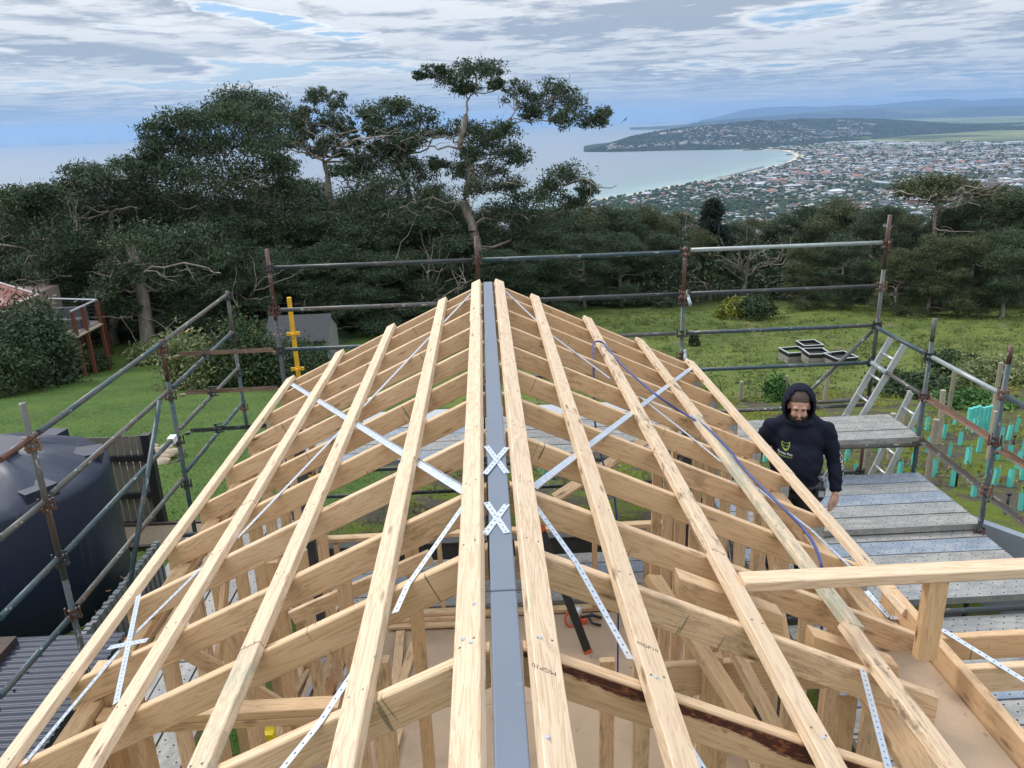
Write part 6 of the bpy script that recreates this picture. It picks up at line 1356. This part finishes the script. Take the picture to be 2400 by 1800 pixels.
# long jetty and moored boat wake, small bird
j0 = seap(1742, 352.5); j1 = seap(1788, 351); b = MB(); b.tube([j0+Vector((0, 0, 3)), j1+Vector((0, 0, 3))], 4, 4); tag(b.obj('jetty', plain('jetty_timber', (.12, .10, .09), .8)), 'thin dark jetty at the headland end of the beach', 'jetty')
j0 = seap(1842, 362.5); j1 = seap(1856, 362.5); b = MB(); b.tube([j0+Vector((0, 0, 2)), j1+Vector((0, 0, 2))], 3, 4); tag(b.obj('jetty', plain('jetty_stone', (.12, .11, .10), .8)), 'short dark breakwater near the curve of the beach', 'jetty')
f0 = seap(2360, 455); f1 = seap(2400, 448); b = MB(); ra = [seap(2200, 500), seap(2290, 466), seap(2350, 448), seap(2400, 436), seap(2480, 424)]
bv = []; 
for i, q in enumerate(ra):
    d = (ra[min(i+1, 4)]-ra[max(i-1, 0)]).normalized(); nrm = Vector((d.y, -d.x, 0)); bv += [q-nrm*12+Vector((0, 0, .6)), q+nrm*12+Vector((0, 0, .6))]
tag(link('highway', meshdata('highway', bv, [(2*i, 2*i+1, 2*i+3, 2*i+2) for i in range(4)], plain('asphalt_far', (.26, .26, .27), .8, sc=.01))), kind='structure')
bd = ony(1466, 280, 90); BD = empty('bird', bd, 'small black bird gliding over the sea right of the tall gum', 'bird'); s = .6
b = MB(); b.tube([bd+Vector((-.02, 0, -.28))*s, bd+Vector((0, 0, 0)), bd+Vector((.03, 0, .25))*s], [.01, .07*s*1.4, .03], 8); b.obj('body', M['black'], BD, True)
for k in (-1, 1):
    b = MB(); p0 = bd+Vector((0, 0, .05))*s; b.add([p0+Vector((0, 0, .10))*s, p0-Vector((0, 0, .12))*s, p0+Vector((k*.50, .1, .40*k+.1))*s, p0+Vector((k*.95, .15, .85*k))*s], [(0, 1, 2), (0, 2, 3)]); b.add([p0+Vector((0, .02, .10))*s, p0+Vector((0, .02, -.12))*s, p0+Vector((k*.50, .12, .40*k+.1))*s, p0+Vector((k*.95, .17, .85*k))*s], [(0, 2, 1), (0, 3, 2)]); b.obj('wing', M['black'], BD)
# air between here and the hills
b = MB(); b.box((-60000, -400, ZS-8), (60000, 48000, 420)); mt_, t_ = mat('haze_air'); vo = t_.nodes.new('ShaderNodeVolumePrincipled'); vo.inputs['Color'].default_value = (.40, .64, 1, 1); vo.inputs['Density'].default_value = 4.2e-5; vo.inputs['Anisotropy'].default_value = .2; om = t_.nodes.new('ShaderNodeOutputMaterial'); t_.links.new(vo.outputs[0], om.inputs[1])
tag(b.obj('haze', mt_), 'thin blue air haze over sea and town', 'haze', kind='stuff')
# ================================================================== the man on the right-hand deck
pm = {}
g = G('navy_hoodie'); v = g.map(); c = g.mix(g.noise(v, 6, 4, .6), (.006, .008, .017), (.013, .016, .030)); g.bump(g.noise(g.map((1, 1, .6)), 7, 4, .55, .6), .55, .03); pm['hood'] = g.fin(c, .85, 0, .2)
g = G('skin'); v = g.map(); c = g.mix(g.noise(v, 9, 3), (.46, .26, .19), (.56, .33, .25)); pm['skin'] = g.fin(c, .5, 0, .4)
pm['hair'] = plain('short_hair', (.075, .05, .04), .8, var=.3, sc=60); pm['beard'] = plain('dark_beard', (.022, .016, .013), .85, var=.3, sc=60)
pm['trouser'] = plain('black_trousers', (.010, .011, .013), .8); pm['boot'] = plain('work_boots', (.10, .06, .035), .6); pm['white'] = plain('white_print', (.72, .74, .74), .7, var=.05); pm['lime'] = plain('lime_print', (.36, .50, .08), .7, var=.05); pm['lip'] = plain('lips', (.32, .13, .11), .5); pm['eye'] = plain('eye_dark', (.03, .02, .018), .3)
ZD = -2.45; HP = ony(1877, 905, 6.05); PX, PYc = HP.x+.035, 6.10
PE = empty('person', (PX, PYc, ZD), 'bearded man in black hooded sweatshirt standing on the right deck looking down', 'person')
face = math.atan2(CAMP.x-PX, -(CAMP.y-PYc)); RZm = Matrix.Translation((PX, PYc, ZD)) @ Matrix.Rotation(-.05+math.atan2(-(CAMP.x-PX), -(CAMP.y-PYc))*-.0 - .25, 4, 'Z')
# local frame: -Y is the way he faces, +X his left as seen from behind -> image right
def cap(bm, p, q, r0, r1, n=12, flat=1.0):
    """tapered limb with round ends, joined later by remeshing"""
    p = Vector(p); q = Vector(q); d = (q-p); Lg = d.length; d.normalize(); a = d.orthogonal().normalized(); c = d.cross(a); rings = []
    for i in range(5): t = (i/4)*math.pi/2; rings.append((p-d*r0*math.cos(t), r0*math.sin(t)))
    for i in range(1, 5): t = (i/4)*math.pi/2; rings.append((q+d*r1*math.sin(t), r1*math.cos(t)))
    vs = []
    for ce, rr in rings:
        rr = max(rr, 1e-4); vs.append([bm.verts.new(ce+(a*math.cos(2*math.pi*k/n)+c*math.sin(2*math.pi*k/n))*rr) for k in range(n)])
    for i in range(len(vs)-1):
        for k in range(n): bm.faces.new((vs[i][k], vs[i][(k+1) % n], vs[i+1][(k+1) % n], vs[i+1][k]))
    bm.faces.new(vs[0][::-1]); bm.faces.new(vs[-1])
def ell(bm, c, r, rot=(0, 0, 0), sub=3):
    res = bmesh.ops.create_icosphere(bm, subdivisions=sub, radius=1); Mx = Matrix.Translation(c) @ Matrix.Rotation(rot[2], 4, 'Z') @ Matrix.Rotation(rot[1], 4, 'Y') @ Matrix.Rotation(rot[0], 4, 'X') @ Matrix.Diagonal((*r, 1)); bmesh.ops.transform(bm, matrix=Mx, verts=res['verts'])
def remesh(name, bm, vox, mt, parent, smooth=4, cutter=None, colors=None):
    me = bpy.data.meshes.new(name+'_src'); bm.to_mesh(me); bm.free(); o = bpy.data.objects.new(name+'_src', me); COL.objects.link(o)
    m_ = o.modifiers.new('r', 'REMESH'); m_.mode = 'VOXEL'; m_.voxel_size = vox; s_ = o.modifiers.new('s', 'SMOOTH'); s_.iterations = smooth; s_.factor = .5
    dg = bpy.context.evaluated_depsgraph_get(); me2 = bpy.data.meshes.new_from_object(o.evaluated_get(dg)); bpy.data.objects.remove(o); me2.name = name; me2.materials.clear(); setmat(me2, mt)
    me2.polygons.foreach_set('use_smooth', [True]*len(me2.polygons)); o2 = bpy.data.objects.new(name, me2); COL.objects.link(o2); o2.matrix_world = RZm; return reparent(o2, parent)
shL, shR = Vector((.215, .01, 1.43)), Vector((-.215, .01, 1.43)); elL, elR = Vector((.315, .01, 1.15)), Vector((-.33, .07, 1.17)); wrL, wrR = Vector((.325, -.10, .915)), Vector((-.37, .03, .93))
hd = Vector((-.02, -.07, 1.665)); tilt = .30
_HR = Matrix.Rotation(.28, 3, 'X')
def H(v): return hd + _HR @ Vector(v)
# skin body: continuous from head to feet, with fingers
bm = bmesh.new()
ell(bm, (0, .01, 1.36), (.19, .125, .20)); ell(bm, (0, -.02, 1.12), (.185, .15, .20)); ell(bm, (0, .02, .95), (.175, .13, .14)); cap(bm, (0, .0, 1.50), hd + Vector((0, .02, -.06)), .075, .062)
ell(bm, H((0, .015, .03)), (.080, .100, .105), (tilt+.2, 0, 0)); ell(bm, H((0, -.035, -.045)), (.062, .062, .068), (tilt+.2, 0, 0)); ell(bm, H((0, -.058, -.085)), (.034, .030, .026)); 
for s in (-1, 1): ell(bm, H((s*.038, -.070, -.035)), (.026, .022, .026)); ell(bm, H((s*.082, .012, -.015)), (.010, .020, .032)); ell(bm, H((s*.030, -.082, .028)), (.030, .014, .010))
cap(bm, H((0, -.090, .010)), H((0, -.112, -.030)), .010, .015, 8); ell(bm, H((0, -.095, -.062)), (.024, .012, .008))
for a, e, w_ in ((shL, elL, wrL), (shR, elR, wrR)): cap(bm, a, e, .062, .048); cap(bm, e, w_, .046, .030)
def hand(bm, w_, s):
    d = Vector((-.05*s, -.06, -1)).normalized(); lat = Vector((.72*s, .69, 0)); inn = Vector((-.69*s, -.2, 0))*.9; pc = w_+d*.055; ell(bm, pc, (.050, .026, .056), (0, 0, math.atan2(lat.y, lat.x)))
    for k, ln in enumerate((.066, .076, .072, .058)):
        b0 = w_+d*.088+lat*(-.034+.0225*k); cap(bm, b0-d*.02, b0+d*ln*.55+inn*.008, .0118, .0108, 8); cap(bm, b0+d*ln*.55+inn*.008, b0+d*ln*.95+inn*.034, .0108, .0092, 8)
    b0 = w_+d*.035-lat*.036; cap(bm, b0, b0+d*.045-lat*.022, .0135, .012, 8); cap(bm, b0+d*.045-lat*.022, b0+d*.078-lat*.020+inn*.01, .012, .010, 8)
hand(bm, wrL, 1); hand(bm, wrR, -1)
for s in (-1, 1): cap(bm, (s*.095, .01, .92), (s*.11, -.01, .50), .088, .062); cap(bm, (s*.11, -.01, .50), (s*.12, .03, .09), .060, .040); cap(bm, (s*.12, .03, .05), (s*.125, -.12, .035), .040, .032)
body = remesh('body', bm, .0075, pm['skin'], PE, 3)
# hooded sweatshirt
bm = bmesh.new()
ell(bm, (0, .015, 1.34), (.225, .155, .20)); ell(bm, (0, -.03, 1.15), (.215, .195, .24)); ell(bm, (0, -.005, .97), (.205, .175, .12)); [cap(bm, (0, .03, 1.55), (k_*.20, .01, 1.425), .085, .072) for k_ in (-1, 1)]
for a, e, w_ in ((shL, elL, wrL), (shR, elR, wrR)): cap(bm, a, e, .080, .066); cap(bm, e, w_+(e-w_)*.20, .070, .056)
cap(bm, (0, .03, 1.50), (0, .03, 1.56), .105, .10); ell(bm, (0, -.030, 1.515), (.112, .095, .045)); ell(bm, (0, .045, 1.535), (.135, .12, .075))
sw_ = remesh('hoodie', bm, .012, pm['hood'], PE, 5)
for v_ in sw_.data.vertices:
    q_ = v_.co; f_ = mnoise.noise(Vector((q_.x*7, q_.y*7, q_.z*13)))*.010+mnoise.noise(Vector((q_.x*5+9, q_.y*5, q_.z*22+q_.x*18)))*.009*(1.4 if q_.z < 1.1 or abs(q_.x) > .25 else .7)
    v_.co = q_+v_.normal*f_
# hood: shell open to the front
bm = bmesh.new(); res = bmesh.ops.create_uvsphere(bm, u_segments=32, v_segments=24, radius=1); kill = []
for f_ in list(bm.faces):
    c_ = f_.calc_center_median()
    if c_.y < -.05 and (c_.x/.80)**2+((c_.z+.10)/.93)**2 < 1: kill.append(f_)
bmesh.ops.delete(bm, geom=kill, context='FACES')
for v_ in bm.verts:
    z = v_.co.z; k_ = 1+.18*max(0, -z); v_.co = Vector((hd.x+v_.co.x*.122*k_, hd.y+.028+v_.co.y*(.150 if v_.co.y > 0 else .120)+.02*max(0, -z), hd.z+.012+z*.160))
me = bpy.data.meshes.new('hood'); bm.to_mesh(me); bm.free(); setmat(me, pm['hood']); me.polygons.foreach_set('use_smooth', [True]*len(me.polygons)); o = bpy.data.objects.new('hood', me); COL.objects.link(o); o.matrix_world = RZm; s_ = o.modifiers.new('t', 'SOLIDIFY'); s_.thickness = .014; s_.offset = 1; s2 = o.modifiers.new('b', 'SUBSURF'); s2.levels = 1; s2.render_levels = 1; reparent(o, sw_)
# hair, beard, brows, mouth, eyes
def part(name, fn, mt, vox=.004, sm=2): bm = bmesh.new(); fn(bm); return remesh(name, bm, vox, mt, PE, sm)
def f_hair(bm): ell(bm, H((0, .024, .072)), (.0830, .100, .078), (tilt+.2, 0, 0))
part('hair', f_hair, pm['hair'])
def f_beard(bm):
    for k in range(9): a = -1.25+2.5*k/8; ell(bm, H((math.sin(a)*.068, -.022-.046*math.cos(a), -.066-.034*math.cos(a))), (.014, .014, .022), (0, 0, 0), 2)
    for s in (-1, 1): ell(bm, H((s*.020, -.098, -.047)), (.019, .010, .0065), (0, s*.35, 0), 2); ell(bm, H((s*.035, -.088, -.068)), (.012, .012, .020), (0, 0, 0), 2)
    ell(bm, H((0, -.090, -.098)), (.022, .015, .017), (0, 0, 0), 2)
part('beard', f_beard, pm['beard'])
def f_brow(bm):
    for s in (-1, 1): cap(bm, H((s*.016, -.097, .031)), H((s*.050, -.086, .031)), .0048, .0035, 8)
part('brows', f_brow, pm['hair'], .002, 1)
def f_eye(bm):
    for s in (-1, 1): ell(bm, H((s*.031, -.0885, .013)), (.013, .006, .0045), (0, 0, 0), 2)
part('eyes', f_eye, pm['eye'], .002, 1)
part('lips', lambda bm: ell(bm, H((0, -.104, -.064)), (.020, .008, .006), (0, 0, 0), 2), pm['lip'], .002, 1)
# trousers, tool belt, boots
bm = bmesh.new(); ell(bm, (0, .01, .92), (.20, .155, .12))
for s in (-1, 1): cap(bm, (s*.095, .01, .90), (s*.115, -.01, .50), .112, .082); cap(bm, (s*.115, -.01, .50), (s*.125, .03, .12), .080, .072)
remesh('trousers', bm, .012, pm['trouser'], PE, 4)
for s in (-1, 1):
    bm = bmesh.new(); cap(bm, (s*.125, .05, .05), (s*.13, -.14, .045), .052, .045); cap(bm, (s*.125, .04, .14), (s*.125, .045, .06), .058, .055); remesh('boot', bm, .01, pm['boot'], PE, 3)
bm = bmesh.new()
for k in range(20):
    a = 2*math.pi*k/20; ell(bm, (.205*math.cos(a), .01+.165*math.sin(a), .955), (.04, .035, .024), (0, 0, a), 2)
for x, y, h in ((.20, -.06, .11), (-.19, -.05, .12), (.16, .10, .10)): ell(bm, (x, y, .90), (.055, .06, h), (0, 0, 0), 2)
belt = remesh('tool_belt', bm, .01, M['black'], PE, 2)
b = MB()
for x, y, dz_ in ((.225, -.08, 0), (.235, -.05, .02), (.215, .0, .01)): b.tube([(x, y, .86+dz_), (x+.01, y-.01, 1.0+dz_)], .008, 6)
b.box((.19, -.13, .88), (.235, -.115, .93)); me = meshdata('tools', b.v, b.f, M['galv']); o = bpy.data.objects.new('tools', me); COL.objects.link(o); o.matrix_world = RZm; reparent(o, belt)
# prints wrapped on the cloth: shoot each outline point onto the sweatshirt
from mathutils.bvhtree import BVHTree
bv_ = BVHTree.FromPolygons([v_.co.copy() for v_ in sw_.data.vertices], [tuple(p_.vertices) for p_ in sw_.data.polygons])
def wrap(name, verts2, faces, cx, cz, mt, direction=(0, 1, 0), org=None, ux=(1, 0, 0), uz=(0, 0, 1)):
    vs = []; ok = []; d = Vector(direction); ux = Vector(ux); uz = Vector(uz)
    for (u, w_) in verts2:
        o_ = (org or Vector((cx, -.6, cz)))+ux*u+uz*w_; hit = bv_.ray_cast(o_, d)
        ok.append(hit[0] is not None); vs.append((hit[0]-d*.0025) if hit[0] is not None else o_+d*.4)
    faces = [f_ for f_ in faces if all(ok[i_] for i_ in f_)]
    me = meshdata(name, vs, faces, mt); o = bpy.data.objects.new(name, me); COL.objects.link(o); o.matrix_world = RZm; return reparent(o, sw_)
def text2(txt, size):
    cu = bpy.data.curves.new('t', 'FONT'); cu.body = txt; cu.size = size; cu.align_x = 'CENTER'; cu.resolution_u = 2; t = bpy.data.objects.new('t', cu); COL.objects.link(t); me = bpy.data.meshes.new_from_object(t.evaluated_get(bpy.context.evaluated_depsgraph_get())); bpy.data.objects.remove(t)
    return [(v_.co.x, v_.co.y) for v_ in me.vertices], [tuple(p_.vertices) for p_ in me.polygons]
def stroke(pts, w_, closed=True):
    vs = []; fs = []; n_ = len(pts)
    for i in range(n_ if closed else n_-1):
        a = Vector(pts[i]).to_2d(); c = Vector(pts[(i+1) % n_]).to_2d(); d = (c-a).normalized(); nn2 = Vector((-d.y, d.x))*w_/2; a2, c2 = a-d*w_*.35, c+d*w_*.35
        k = len(vs); vs += [tuple(a2-nn2), tuple(a2+nn2), tuple(c2+nn2), tuple(c2-nn2)]; fs.append((k, k+1, k+2, k+3))
    return vs, fs
head = [(-.034, .040), (-.020, .030), (.0, .027), (.020, .030), (.034, .040), (.036, .010), (.026, -.015), (.010, -.036), (0, -.040), (-.010, -.036), (-.026, -.015), (-.036, .010)]
LX, LZ = -.105, 1.325
head = [(a_*.85, b_*.85) for a_, b_ in head]
vs, fs = stroke(head, .0055); wrap('animal_badge', vs, fs, LX, LZ, pm['lime'])
for pts in ([(-.022, .006), (-.008, -.002)], [(.022, .006), (.008, -.002)], [(-.008, -.020), (0, -.028), (.008, -.020)]): vs, fs = stroke(pts, .005, False); wrap('animal_badge', vs, fs, LX, LZ, pm['lime'])
t2, f2 = text2('Done Rite', .027); wrap('print', t2, f2, LX, LZ-.064, pm['white']); t2, f2 = text2('BUILDING GROUP', .0135); wrap('print', t2, f2, LX, LZ-.082, pm['lime'])
# lettering down the left sleeve (image right)
sd_ = Vector((.75, -.66, 0)); t2, f2 = text2('DONE RITE', .062); 
wrap('print', t2, f2, 0, 0, pm['white'], tuple(-sd_), Vector((.335, -.03, 1.12))+sd_*.5, (0, -.02, -1), (.66, .75, 0))
